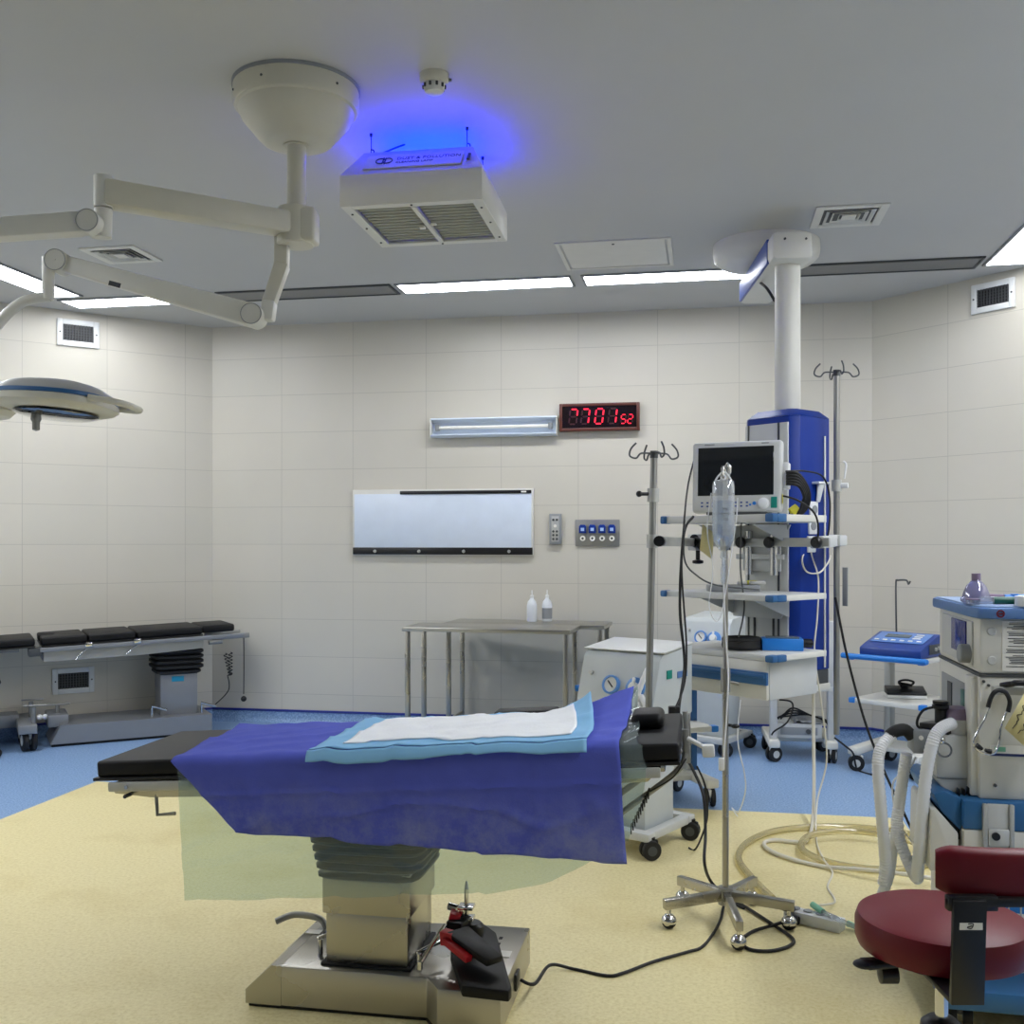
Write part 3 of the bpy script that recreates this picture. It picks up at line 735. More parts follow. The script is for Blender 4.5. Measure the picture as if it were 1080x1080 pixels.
t.part('under_frame', MB(TL).prism([(-.55, -.075), (.56, -.075), (.55, -.165), (.1, -.18), (-.55, -.175)], -.24, .24, .004, Matrix(((1, 0, 0, 0), (0, 0, 1, 0), (0, 1, 0, 0), (0, 0, 0, 1)))), shaded_cream)
t.part('leg_plate', MB(TL).box((-1.0, 0, -.08), (.6, .4, .03), .004), shaded_alu)
for x in (-.255, .075): t.part('hinge', MB(TL).box((x, -.29, -.07), (.05, .02, .035), .005), chrome)
t.part('release_lever', MB(TL).cyl((-.25, -.26, -.08), (-.34, -.27, -.17), .005), chrome)
t.part('release_lever', MB(TL).cyl((.10, -.26, -.08), (.0, -.27, -.16), .005), chrome)
t.part('knee_joint', MB(TL).box((-.60, -.22, -.10), (.09, .1, .06), .01), dark_grey)
t.part('head_bracket', MB(TL).box((.78, -.15, -.10), (.28, .03, .04), .004).box((.78, .15, -.10), (.28, .03, .04), .004).cyl((.6, -.2, -.13), (.7, -.2, -.13), .018), steel_dull)
b = MB(); P = [(-.50, .02), (.62, .02), (.62, .15), (-.43, .15)]
b.add([(x, -.24, z) for x, z in P] + [(x, .24, z) for x, z in P], [(0, 1, 2, 3), (7, 6, 5, 4)] + [(i, (i + 1) % 4, 4 + (i + 1) % 4, 4 + i) for i in range(4)])
base = t.part('base', b, shaded_alu)
t.part('base_skirt', MB().box((.06, 0, .012), (1.10, .44, .022), 0), black_rubber, base)
t.part('base_block', MB().box((-.44, 0, .17), (.14, .3, .09), .01), shaded_alu)
t.part('base_crossbar', MB().box((-.65, 0, .16), (.12, .75, .06), .006), shaded_alu)
t.part('base_beam', MB().box((-1.02, .08, .17), (.66, .2, .09), .006), shaded_alu)
col = t.part('column', MB().box((.40, 0, .30), (.27, .26, .32), .005), shaded_alu)
t.part('label_plate', MB().box((.39, -.132, .42), (.09, .004, .04), .001), cyan_label, col)
prof = []
for k in range(5):
    z = .455 + k * .038; e = .018 if 0 < k else 0
    prof += [(.145 + e, z), (.165 + e, z + .01), (.165 + e, z + .026), (.145 + e, z + .036)]
t.part('bellows', MB().lathe(prof, 40, (.40, 0, 0), sq=7), black_rubber)
for x in (.20, .56): g = MB(); g.tube([(x, -.16, .15), (x, -.16, .23), (x + .10, -.19, .20)], .012, smooth=0); t.part('brake_lever', g, chrome)
for y in (-.28, .02):
    f = caster(t, (-.64, y), .075, .05, R(100), hub=pale_grey, forkm=alu, top=.16)
    g = MB(); g.cyl((-.61, y, .14), (-.61, y, .30), .016); g.cyl((-.67, y + .02, .31), (-.53, y - .03, .315), .006); t.part('wheel_lock', g, steel_dull)
g = MB(); g.cyl((-.44, -.05, .21), (-.44, -.05, .27), .015); g.cyl((-.52, -.05, .275), (-.36, -.08, .28), .006); t.part('wheel_lock', g, steel_dull)
for x in (-.56, -.525): t.part('lock_knob', MB().ball((x, -.1, .20), .02), white_plastic)
# hanging cords at its head end
hc = MB(); hc.tube([L(at(243 + 2.2 * math.sin(k * 1.1), 688 + k * .62, 8.0)) if k < 40 else L(at(243 - (k - 40) * .15 + 2.0 * math.sin(k * 1.1), 712 - (k - 40) * .62, 8.0)) for k in range(78)], .004, seg=6, smooth=2)
t.part('coiled_cord', hc, black_rubber)
t.part('hanging_cord', MB().tube([L(at(240, 712, 8.0)), L(at(241, 728, 8.0)), L(at(226, 744, 8.02))], .004, seg=6), black_rubber)
t.part('hand_switch', MB().tube([L(at(257, 668, 8.02)), L(at(257.3, 700, 8.02)), L(at(257, 732, 8.02))], .004, seg=6).ball(L(at(257, 737, 8.02)), .022), black_rubber)
# edge of a stool at the left border
t = Thing('stool', 'black stool cut off by the left edge of the photo', 'stool', onz(-31, 800, 0), 0)
t.part('backrest', MB().box((.0, 0, .86), (.32, .05, .2), .02, 3), black_vinyl)
t.part('seat', MB().lathe([(.001, .47), (.17, .47), (.185, .5), (.17, .54), (.001, .545)], 28), black_vinyl)
t.part('backrest_post', MB().bar((0, 0, .49), (0, .02, .8), .05, .012, up=(0, 1, 0)), black_plastic)
t.part('gas_column', MB().cyl((0, 0, .10), (0, 0, .48), .025), chrome)
for k in range(5):
    a = 2 * PI * k / 5 + .02; e = (.17 * math.cos(a), .17 * math.sin(a), .085)
    t.part('base_leg', MB().bar((0, 0, .11), e, .04, .03, .025, .02), chrome)
    caster(t, (.165 * math.cos(a), .165 * math.sin(a)), .03, .04, a, forkm=black_plastic, hub=black_plastic, top=.085)

# ================================================================ STEEL SIDE TABLES AND BOTTLES
def side_table(lo, label):
    t = Thing('steel_table', label, 'table', lo, -R(13), 'stainless steel side tables at the back wall')
    w, d, h = 1.19, .43, .86
    t.part('tabletop', MB().box((w / 2, d / 2, h - .015), (w, d, .03), .004), steel_top)
    for x in (.035, w - .035):
        for y in (.03, d - .03): t.part('leg', MB().box((x, y, (h - .03) / 2), (.032, .032, h - .03), .003), steel)
    for x in (.035, w - .035): t.part('stretcher', MB().box((x, d / 2, .14), (.025, d - .08, .025), .003), steel)
    return t
side_table((-.77, 7.2, 0), 'front one of the two steel side tables, its top nearer the camera')
side_table((-.507, 7.581, 0), 'rear one of the two steel side tables, against the wall and carrying bottles')
clear_milk = mat('clear_milk', '#dfe4e8', .3)
def bottle(px, py, label, lab):
    z = .861; Y = F * (H - z) / (py - HY); p = at(px, py, Y)
    t = Thing('bottle', label, 'bottle', p, 0, 'plastic bottles on the steel table')
    t.part('body', MB().lathe([(.034, 0), (.038, .006), (.038, .12), (.03, .15), (.016, .165), (.014, .18)], 24), clear_milk)
    t.part('cap', MB().lathe([(.016, .176), (.016, .192), (.006, .198), (.004, .23), (.002, .235)], 16), white_plastic)
    if lab: t.part('label_print', MB().lathe([(.0386, .02), (.0386, .1)], 20), lab)
bottle(561, 655.5, 'plain translucent bottle on the rear steel table', None)
bottle(577, 655.2, 'translucent bottle with printed label on the rear steel table, right of the plain one', mid_grey)
# ================================================================ SURGICAL LIGHT
c0 = V((-0.83, 3.98, 0))
t = Thing('surgical_light', 'white surgical light with two jointed arms hanging from a ceiling cone', 'surgical light', (c0.x, c0.y, CEIL), 0)
L = t.L
t.part('ceiling_ring', MB().lathe([(.243, 0), (.243, -.012), (.236, -.014)], 48), mid_grey)
cz = MB().lathe([(.238, -.010), (.238, -.078), (.232, -.088), (.220, -.092), (.216, -.105), (.205, -.13), (.175, -.165), (.15, -.195), (.13, -.214), (.11, -.222), (.04, -.223)], 56)
cn = t.part('ceiling_cone', cz, cream_paint)
for a in (205, 250, 320): t.part('cone_screw', MB().ball((.238 * math.cos(R(a)), .238 * math.sin(R(a)), -.05), .005), dark_grey, cn)
t.part('drop_pole', MB().cyl((0, 0, -.21), (0, 0, -.50), .036, seg=28).cyl((0, 0, -.214), (0, 0, -.228), .05), cream_paint)
def arm_y(px, py, Y): return L(at(px, py, Y))
hub0 = L(at(312, 239, 3.97))
hb = MB(); hb.lathe([(.066, -.075), (.072, -.068), (.072, .06), (.066, .068)], 32, hub0)
t.part('hub', hb, cream_paint)
t.part('hub_bracket', MB().box(hub0 + V((.035, -.01, -.005)), (.10, .11, .13), .015, 3), cream_paint)
e1 = L(at(108, 204, 3.61))
ua = t.part('upper_arm', MB().bar(hub0 + V((.02, 0, 0)), e1, .10, .085, .085, .092, bev=.012), cream_paint)
t.part('upper_arm_joint', MB().cyl(L(at(109, 186, 3.61)), L(at(109, 219, 3.61)), .032).cyl(L(at(109, 221, 3.61)), L(at(109, 251, 3.61)), .031, .028), white_paint)
j1 = L(at(97, 236, 3.58)); fw = V((0, -1, 0))
t.part('joint_disc', MB().cyl(j1 + V((0, .05, 0)), j1 - V((0, .045, 0)), .040, seg=32).cyl(j1 - V((0, .045, 0)), j1 - V((0, .048, 0)), .003), white_paint)
t.part('joint_groove', MB().ring([(.036, .044), (.038, .044), (.038, .0465), (.036, .0465)], 36, j1, (0, -1, 0)), mid_grey)
t.part('joint_fork', MB().bar(j1, L(at(109, 241, 3.61)), .05, .055, bev=.01), white_paint)
t.part('spring_arm', MB().bar(j1 + V((-.02, 0, 0)), L(at(-190, 256, 3.45)), .075, .075, .07, .065, bev=.012), white_paint)
t.part('arm_end_cap', MB().ball(L(at(-190, 256, 3.45)), .05), white_paint)
# second arm
lk0, lk1 = L(at(298, 252, 3.98)), L(at(297, 284, 3.98)); lk2 = L(at(282, 326, 3.95))
t.part('drop_link', MB().bar(lk0 + V((0, 0, .03)), lk1, .055, .06, .05, .055, up=(0, 1, 0), bev=.008).bar(lk1 + V((.004, 0, .02)), lk2, .055, .056, .05, .05, up=(0, 1, 0), bev=.008), cream_paint)
j2 = L(at(268, 333.5, 3.93)); j3 = L(at(63, 277, 4.02))
t.part('joint_disc', MB().cyl(j2 + V((0, .05, 0)), j2 - V((0, .05, 0)), .041, seg=32).cyl(j2 - V((0, .05, 0)), j2 - V((0, .053, 0)), .004), white_paint)
t.part('joint_groove', MB().ring([(.037, .049), (.0395, .049), (.0395, .0515), (.037, .0515)], 36, j2, (0, -1, 0)), mid_grey)
t.part('joint_fork', MB().bar(lk2 + V((.01, 0, .03)), lk2 + V((.0, 0, -.045)), .05, .06, bev=.01, up=(0, 1, 0)), white_paint)
t.part('joint_groove', MB().ring([(.039, .044), (.0415, .044), (.0415, .0465), (.039, .0465)], 36, L(at(63, 277, 4.02)), (0, -1, 0)), mid_grey)
la = t.part('lower_arm', MB().bar(j2, j3, .075, .088, .06, .062, bev=.012), white_paint)
pl = MB(); pm = L(at(122, 300.5, 3.92)); pl.box((0, 0, 0), (.045, .003, .018), 0, 1, Matrix.Translation(pm + V((0, -.01, -.0))) @ Matrix.Rotation(R(15), 4, 'Y'))
t.part('name_plate', pl, dark_grey, la)
t.part('joint_disc', MB().cyl(j3 + V((0, .042, 0)), j3 - V((0, .045, 0)), .043, seg=32).cyl(j3 - V((0, .045, 0)), j3 - V((0, .048, 0)), .004), white_paint)
k0, k1 = L(at(51, 271, 4.02)), L(at(51, 316, 4.02))
t.part('lamp_stem', MB().cyl(k0, k1, .024, .022).bar(j3, k0 + V((0, 0, -.03)), .045, .05, bev=.008), white_paint)
HC = L(at(-38, 428, 4.08))
t.part('lamp_yoke', MB().tube([L(at(52, 313, 4.02)), L(at(25, 318, 4.02)), L(at(2, 337, 4.03)), L(at(-22, 372, 4.05)), L(at(-34, 410, 4.08))], .020, smooth=8), white_paint)
# petal shaped lamp head
hd = t.part('lamp_head', MB().lathe([(.001, .07), (.12, .066), (.17, .045), (.185, .01), (.185, -.02), (.165, -.04), (.001, -.05)], 40, HC), white_paint)
t.part('head_band', MB().ring([(.18, .018), (.188, .018), (.188, .004), (.18, .004)], 40, HC), trim_blue, hd)
grey_shell = mat('grey_shell', '#a9aaa8', .35)
def lobe(ang, tilt):
    M = Matrix.Translation(HC) @ Matrix.Rotation(R(-3.5), 4, 'X') @ Matrix.Rotation(ang, 4, 'Z') @ Matrix.Rotation(tilt, 4, 'Y')
    def shell(prof, ext=0):
        m = MB(M); nu, nv = 40, len(prof); vs, fs = [], []
        for r, z in prof:
            for i in range(nu):
                a = 2 * PI * i / nu; x, y = math.cos(a), math.sin(a)
                x = math.copysign(abs(x) ** .8, x); y = math.copysign(abs(y) ** .8, y)
                vs.append((.385 + .222 * r * x, .20 * r * y, z * .82 - .02 * (x * r)))
        for k in range(nv - 1):
            for i in range(nu): j = (i + 1) % nu; fs.append((k * nu + i, k * nu + j, (k + 1) * nu + j, (k + 1) * nu + i))
        fs += [tuple(range(nu))[::-1], tuple(range((nv - 1) * nu, nv * nu))]
        return m.add(vs, fs)
    t.part('lamp_petal', shell([(.3, .088), (.55, .083), (.75, .07), (.9, .045), (.96, .022)]), grey_shell, hd)
    t.part('petal_band', shell([(.955, .024), (.975, .02), (.975, .004), (.955, .002)]), trim_blue, hd)
    t.part('petal_rim', shell([(.96, .003), (1.0, -.005), (1.0, -.03), (.93, -.045), (.8, -.055), (.5, -.058)]), cream_paint, hd)
    lens = MB(M)
    lens.lathe([(.001, -.066), (.6, -.064), (.72, -.056), (.72, -.05)], 36, (0, 0, 0))
    lens.v = [M @ (M.inverted() @ p).copy() for p in lens.v]
    lens.v = [M @ V((.385 + (M.inverted() @ p).x * .222, (M.inverted() @ p).y * .2, (M.inverted() @ p).z - .02 * (M.inverted() @ p).x)) for p in lens.v]
    t.part('lamp_lens', lens, screen_glass, hd)
    g = MB(M); g.tube([(.58, -.12, -.02), (.66, -.10, -.034), (.70, -.05, -.042), (.705, .0, -.044), (.70, .05, -.042), (.66, .10, -.034), (.58, .12, -.02)], .013, smooth=6)
    t.part('grab_handle', g, cream_paint, hd)
for a, tl in ((-6, -.03), (134, 0), (230, 0)): lobe(R(a), tl)
hp = L(at(38, 437, 4.0)); t.part('centre_handle', MB().lathe([(.018, 0), (.02, -.02), (.014, -.03), (.014, -.06), (.001, -.065)], 20, hp), steel_dull, hd)

# ================================================================ HANGING AIR PURIFIER
pc = at(430, 213, 4.253); b0 = 2.85
a = R(-9.5)
pf = V((pc.x + .01, pc.y, b0))
t = Thing('air_purifier', 'white air purifier box hung under the ceiling with blue glow above it', 'air purifier', pf, a)
L = t.L
w, d, h1, h2 = .60, .60, .125, .262
B = [(-w / 2, 0, 0), (w / 2, 0, 0), (w / 2, d, 0), (-w / 2, d, 0), (-w / 2, 0, h1), (w / 2, 0, h1), (w / 2, d, h1), (-w / 2, d, h1),
     (-w / 2 + .065, .13, h2), (w / 2 - .065, .13, h2), (w / 2 - .065, d - .13, h2), (-w / 2 + .065, d - .13, h2)]
fc = [(0, 1, 5, 4), (1, 2, 6, 5), (2, 3, 7, 6), (3, 0, 4, 7), (4, 5, 9, 8), (5, 6, 10, 9), (6, 7, 11, 10), (7, 4, 8, 11)]
hs = t.part('housing', MB().add(B, fc, None), white_paint, solid=.004)
bt = MB(); e = .045
for x in (-1, 1): bt.box((x * (w / 2 - e / 2), d / 2, .002), (e, d, .012), .001, 1)
for y in (e / 2, d - e / 2): bt.box((0, y, .002), (w - 2 * e, e, .012), .001, 1)
bt.box((0, d / 2, .0), (.02, d - 2 * e, .014), .001, 1)
t.part('filter_frame', bt, white_paint)
fm = mat('filter_mat', '#a4a59a', .8)
for x in (-1, 1):
    g = MB(); ww = w / 2 - e - .012
    n = 13
    for k in range(n):
        y = e + (d - 2 * e) * (k + .5) / n
        g.box((x * (ww / 2 + .011), y, .014), (ww, (d - 2 * e) / n * .55, .012), .004, 1)
    g.box((x * (ww / 2 + .011), d / 2, .024), (ww, d - 2 * e, .004), 0)
    fp = t.part('filter', g, fm)
t.part('filter_clip', MB().box((-.03, d / 2 + .02, -.008), (.025, .02, .008), .002).box((.03, d / 2 - .02, -.008), (.025, .02, .008), .002), paper_white)
sc = MB()
for x, y in ((-w / 2 + .02, .1), (-w / 2 + .02, d / 2), (-w / 2 + .02, d - .08), (w / 2 - .02, .1), (w / 2 - .02, d / 2), (w / 2 - .02, d - .08), (0, .02), (0, d - .02)): sc.cyl((x, y, -.004), (x, y, -.008), .005, seg=8)
t.part('frame_screws', sc, dark_grey)
# sloping label panel
p4, p5, p8 = V(B[4]), V(B[5]), V(B[8]); up = (V((0, .13, h2 - h1))).normalized(); nrm = V((0, -up.z, up.y))
PM = Matrix((V((1, 0, 0)), up, nrm)).transposed().to_4x4(); PM.translation = V((0, 0, h1)) + nrm * .003
lp = t.part('label_panel', MB().box((.0, .088, .003), (.42, .11, .006), .002, 1, PM), white_paint)
tx = MB(); text_mb(tx, 'DUST & POLLUTION', .030, PM @ T3(-.075, .095, .0065)); t.part('lettering', tx, ink_blue, lp)
tx = MB(); text_mb(tx, 'CLEANING LAMP', .021, PM @ T3(-.075, .066, .0065)); t.part('lettering', tx, ink_blue, lp)
lg = MB()
for cx in (-.142, -.112): lg.tube([PM @ V((cx + .02 * math.cos(k * PI / 10), .09 + .021 * math.sin(k * PI / 10), .007)) for k in range(21)], .0028, seg=6, smooth=0)
lg.tube([PM @ V((-.132, .066, .007)), PM @ V((-.132, .118, .007))], .0028, seg=6, smooth=0); lg.tube([PM @ V((-.122, .062, .007)), PM @ V((-.122, .114, .007))], .0028, seg=6, smooth=0)
t.part('logo', lg, ink_blue, lp)
t.part('switch', MB().box((.235, .09, .004), (.012, .05, .008), .002, 1, PM), dark_grey, lp)
t.part('lamp_tray', MB().box((0, d / 2, h2 - .016), (.44, .32, .012), 0), mid_grey)
ul = MB()
for y in (.17, .23, .29, .35, .41): ul.cyl((-.21, y, h2 + .003), (.21, y, h2 + .003), .010)
t.part('uv_tube', ul, uv_blue, label='glowing blue ultraviolet tubes')
for (x, y) in ((-.21, .14), (.21, .14), (.21, d - .12), (-.21, d - .12)):
    g = MB(); zc = CEIL - b0
    g.cyl((x, y, h2 - .01), (x, y, zc), .0022, seg=6); g.tube([(x, y, h2 + .005), (x + .01, y, h2 - .004), (x + .012, y, h2 + .014), (x, y, h2 + .02)], .003, seg=6); g.cyl((x, y, zc - .012), (x, y, zc), .006)
    t.part('hanger', g, ink)
t.part('power_cable', MB().tube([(-.19, .16, h2), (-.16, .2, h2 + .03), (-.13, .24, h2 + .06), (-.10, .28, CEIL - b0)], .004, seg=6), ink_blue)
t.part('cable_gland', MB().ball((-.19, .155, h2), .012), ink_blue)

# ================================================================ CEILING PENDANT TOWER
PT = V((1.475, 5.53, 0)); pa = math.atan2(-.77, .64)
t = Thing('equipment_pendant', 'blue ceiling hung equipment tower with shelves, drawer and drip poles', 'medical pendant', (PT.x, PT.y, .7), pa)
PEND = t
def PL(x, y, z): return V((x, y, z - .7))            # tower coordinates (front = -y)
def PW(p): return t.L(p)
dc = onz(808, 258, CEIL)
t.part('ceiling_cover', MB().lathe([(.305, 0), (.307, -.05), (.30, -.085), (.27, -.112), (.22, -.12), (.02, -.122)], 56, PW(dc)), white_paint)
# horizontal carrying arm seen nearly end-on
ap, aq = V((1.462, 5.38, 3.0)), V((1.52, 6.46, 3.0))
ar = MB(); ar.bar(PW(ap), PW(aq), .215, .15, .20, .13, bev=.03)
arm = t.part('carrying_arm', ar, white_paint)
dirv = (aq - ap).normalized(); sd = V((-dirv.y, dirv.x, 0))
sp = MB(); sp.bar(PW(ap + dirv * .12 + sd * .104), PW(aq - dirv * .05 + sd * .098), .016, .13, .016, .115, bev=.004)
t.part('arm_side_panel', sp, mat('arm_blue', '#3350a0', .35), arm)
t.part('arm_screw', MB().cyl(PW(V((1.42, 5.38, 3.03))), PW(V((1.42, 5.372, 3.03))), .006).cyl(PW(V((1.53, 5.38, 3.03))), PW(V((1.53, 5.372, 3.03))), .006), dark_grey, arm)
t.part('column', MB().cyl(PL(0, 0, 2.10), PL(0, 0, 2.95), .067, seg=36), white_paint)
t.part('arm_cable', MB().tube([PW(V((1.42, 5.9, 2.93))), PW(V((1.42, 5.75, 2.86))), PW(V((1.45, 5.7, 2.78)))], .008, seg=8), black_rubber)
# tower body
oc = [(-.17, -.13), (-.13, -.172), (.13, -.172), (.17, -.13), (.17, .13), (.13, .17), (-.13, .17), (-.17, .13)]
tb = t.part('tower', MB().prism([(p[0], p[1]) for p in oc], .08, 1.405, .006), pendant_blue)
cp = MB(); n = len(oc); cp.add([(x, y, 1.405) for x, y in oc] + [(x * .75, y * .75, 1.445) for x, y in oc], [tuple(range(n, 2 * n))] + [(i, (i + 1) % n, n + (i + 1) % n, n + i) for i in range(n)]); t.part('tower_cap', cp, pendant_blue)
t.part('tower_foot', MB().prism([(x * .98, y * .98) for x, y in oc], .0, .08, .006), dark_grey)
t.part('tower_bottom_plate', MB().prism([(x * 1.02, y * 1.02) for x, y in oc], -.03, .005, .004), white_paint)
fp = MB(); fp.box(PL(-.035, -.178, 1.42), (.205, .012, 1.30), .002); fp.box(PL(.105, -.178, 1.42), (.05, .012, 1.30), .002)
t.part('front_panel', fp, pale_grey)
gr = MB(); gr.box(PL(.074, -.186, 1.42), (.008, .004, 1.30), 0); gr.box(PL(-.115, -.186, 1.42), (.008, .004, 1.30), 0); t.part('panel_groove', gr, dark_grey)
for x in (-.075, .045): t.part('shelf_track', MB().cyl(PL(x, -.187, .9), PL(x, -.187, 1.16), .006).ball(PL(x, -.19, 1.16), .010), dark_grey)
t.part('light_strip', MB().box(PL(.172, .085, 1.40), (.006, .012, 1.22), .001), paper_white)
for z, y in ((1.535, -.03), (1.44, -.04), (1.62, -.02)):
    s0 = t.part('socket_plate', MB().box(PL(.174, y, z), (.012, .07, .085), .004), white_plastic); t.part('socket_insert', MB().cyl(PL(.178, y, z), PL(.184, y, z), .022), mid_grey, s0)
# shelves
def shelf(z, th, label=None):
    x0, x1, y0, y1 = -.345, .345, -.60, -.18
    s0 = t.part('shelf', MB().box(PL(0, (y0 + y1) / 2, z - th / 2), (x1 - x0, y1 - y0, th), .004), pale_grey, label=label)
    rl = MB()
    rl.box(PL(x1 + .004, (y0 + y1) / 2 + .03, z - th / 2), (.014, y1 - y0 - .06, th * .9), .003)
    t.part('shelf_rail', rl, white_paint, s0)
    for x, y, dx in ((x0 + .008, y0 + .02, .03), (x1 - .01, y0 + .02, .05)):
        t.part('corner_guard', MB().box(PL(x, y - .01, z - th / 2), (dx, .062, th * 1.12), .008), trim_blue, s0)
        t.part('corner_guard', MB().box(PL(x1 + .003, y0 + .05, z - th / 2), (.03, .07, th * 1.12), .006), trim_blue, s0) if x > 0 else None
    t.part('rail_end', MB().box(PL(x1 + .004, y1 - .01, z - th / 2), (.018, .02, th), .004), white_paint, s0)
    return s0
shelf(1.585, .037); shelf(1.198, .030); shelf(.913, .030)
for z in (1.54, 1.165):
    g = MB(); g.prism([(-.24, 0), (.18, 0), (.12, -.11), (-.18, -.11)], -.006, .006, .002, T3(-.02, -.20, z - .7) @ Matrix.Rotation(R(90), 4, 'X'))
    for x in (-.2, .14): g.prism([(0, 0), (-.30, 0), (0, -.10)], -.004, .004, 0, T3(x, -.19, z - .7) @ Matrix.Rotation(R(90), 4, 'Z') @ Matrix.Rotation(R(90), 4, 'X'))
    t.part('shelf_bracket', g, pale_grey)
dr = t.part('drawer_unit', MB().box(PL(.0, -.385, .79), (.62, .39, .19), .004), pale_grey)
d0 = t.part('drawer', MB().box(PL(0, -.588, .79), (.61, .02, .185), .004), white_paint, dr) if False else t.part('drawer', MB().box(PL(0, -.588, .79), (.61, .02, .185), .004), white_paint)
t.part('drawer_handle', MB().box(PL(0.0, -.604, .80), (.63, .018, .062), .004).box(PL(0.0, -.616, .812), (.61, .012, .018), .003), trim_blue, d0)
t.part('drawer_gap', MB().box(PL(0, -.585, .886), (.60, .02, .006), 0), black_plastic, d0)
# rail with clamps in front of the tower
rz = 1.45
t.part('clamp_rail', MB().box(PL(-.02, -.235, rz), (.86, .014, .045), .003), alu)
t.part('cross_plate', MB().box(PL(-.02, -.215, rz - .075), (.30, .014, .028), .003).box(PL(-.02, -.198, rz - .05), (.24, .012, .20), .003), pale_grey)
for x in (-.09, .07): t.part('cross_post', MB().cyl(PL(x, -.215, rz - .17), PL(x, -.215, rz + .06), .022), chrome)
for x in (-.40, -.10, .08, .36):
    g = MB(); g.cyl(PL(x, -.24, rz), PL(x, -.29, rz), .012); g.lathe([(.026, 0), (.03, .006), (.03, .02), (.024, .028)], 18, PL(x, -.26, rz), (0, -1, 0)); t.part('clamp_knob', g, black_plastic)
def iv_pole(p, z0, z1, zc, lean=0.0, yaw=0.0):
    """pole on the pendant: tube, hooks, clamp collars"""
    q = PW(V((p[0], p[1], 0)))
    P = lambda z, dx=0: V((q.x + lean * (z1 - z), q.y, z - .7))
    o = t.part('drip_pole', MB().cyl(P(z0), P(z1), .0155, seg=16), steel_dull)
    hk = MB()
    for k in range(4):
        a = yaw + R(45) + k * PI / 2; dx, dy = math.cos(a), math.sin(a); b = P(z1)
        hk.tube([b, b + V((dx * .06, dy * .06, .0)), b + V((dx * .085, dy * .085, -.022)), b + V((dx * .115, dy * .115, -.012)), b + V((dx * .11, dy * .11, .018)), b + V((dx * .085, dy * .085, .045))], .0042, seg=6)
    hk.cyl(P(z1 - .02), P(z1 + .012), .018, seg=14)
    t.part('drip_hooks', hk, dark_grey, o)
    for z in zc: t.part('pole_collar', MB().cyl(P(z - .03), P(z + .03), .026, seg=18), alu, o)
    return P
lp = V((.632, 4.60, 0))
P = iv_pole(lp, .70, 1.845, (1.455, 1.66), -.028, R(20))
kn = MB(); kn.cyl(P(1.665), P(1.665) + PEND.M.to_3x3().inverted() @ V((-.06, -.02, .0)), .008); kn.ball(P(1.665) + PEND.M.to_3x3().inverted() @ V((-.065, -.02, 0)), .014); t.part('collar_lever', kn, black_plastic)
rl = PL(-.44, -.235, rz)
t.part('pole_arm', MB().bar(rl, P(1.455), .016, .045), alu)
jb = MB(); jb.box(rl, (.06, .06, .09), .006); t.part('arm_joint', jb, alu)
kb = MB(); dd = PEND.M.to_3x3().inverted() @ V((-.25, -.97, 0))
for s0, zz in ((rl, .02), (rl + V((.07, -.02, 0)), -.02), (P(1.455) + V((.05, 0, 0)), 0)): t.part('clamp_knob', MB().cyl(s0 + V((0, 0, zz)), s0 + V((0, 0, zz)) + dd * .06, .024, seg=18), black_plastic)
kb.lathe([(.012, 0), (.012, -.05), (.03, -.055), (.03, -.07), (.012, -.075)], 18, rl + V((.02, 0, -.045)))
t.part('clamp_knob', kb, black_plastic)
rp = V((1.69, 5.38, 0))
P2 = iv_pole(rp, .45, 2.335, (1.46, 1.745), 0, R(5))
t.part('pole_arm', MB().bar(PL(.36, -.235, rz), P2(1.46), .03, .06).box(P2(1.46), (.085, .07, .055), .008), pale_grey)
t.part('hook_block', MB().cyl(P2(1.745), P2(1.745) + PEND.M.to_3x3().inverted() @ V((.05, -.03, .0)), .014).tube([P2(1.78) + PEND.M.to_3x3().inverted() @ V((.03, -.03, 0)), P2(1.85) + PEND.M.to_3x3().inverted() @ V((.04, -.03, 0)), P2(1.87) + PEND.M.to_3x3().inverted() @ V((.025, -.03, 0))], .005, seg=6), white_plastic)
t.part('hanging_tag', MB().box(P2(1.22) + PEND.M.to_3x3().inverted() @ V((.035, -.03, 0)), (.03, .008, .20), .002), mid_grey)
# cable holders on the tower's blue side
gh = MB(); a0 = PL(.19, .02, 1.76); gh.box(a0, (.05, .10, .012), .003); gh.bar(a0 + V((0, -.0, -.005)), a0 + V((-.01, -.01, -.10)), .03, .035, .02, .02); t.part('probe_holder', gh, white_plastic)

# patient monitor
mp = V((1.118, 5.135, 1.586)); ma = -R(24)
t = Thing('patient_monitor', 'large patient monitor with dark screen on the pendant top shelf', 'monitor', mp, ma)
bz = Matrix.Rotation(-R(3), 4, 'X')
sh = MB(bz); sh.box((0, .0, .188), (.445, .055, .355), .018, 3); mh = t.part('housing', sh, pale_grey)
t.part('rear_housing', MB(bz).box((0, .06, .18), (.38, .08, .29), .02, 3), pale_grey)
t.part('screen', MB(bz).box((-.005, -.0275, .216), (.375, .004, .242), .002, 1), screen_glass)
bt = MB(bz)
for k in range(9): 
    for r in (0, 1): bt.box((-.17 + .028 * k, -.0285, .060 - .018 * r), (.011, .003, .007), .001, 1)
t.part('buttons', bt, device_blue, mh)
t.part('dial', MB(bz).lathe([(.028, 0), (.028, .004), (.022, .006), (.022, .016), (.016, .018), (.001, .018)], 26, (.135, -.028, .054), (0, -1, 0)), white_plastic, mh)
t.part('indicator', MB(bz).cyl((.09, -.028, .055), (.09, -.0315, .055), .009).cyl((.07, -.028, .048), (.07, -.031, .048), .005), handle_blue, mh)
t.part('green_badge', MB(bz).box((.185, -.0285, .058), (.03, .004, .055), .002), teal, mh)
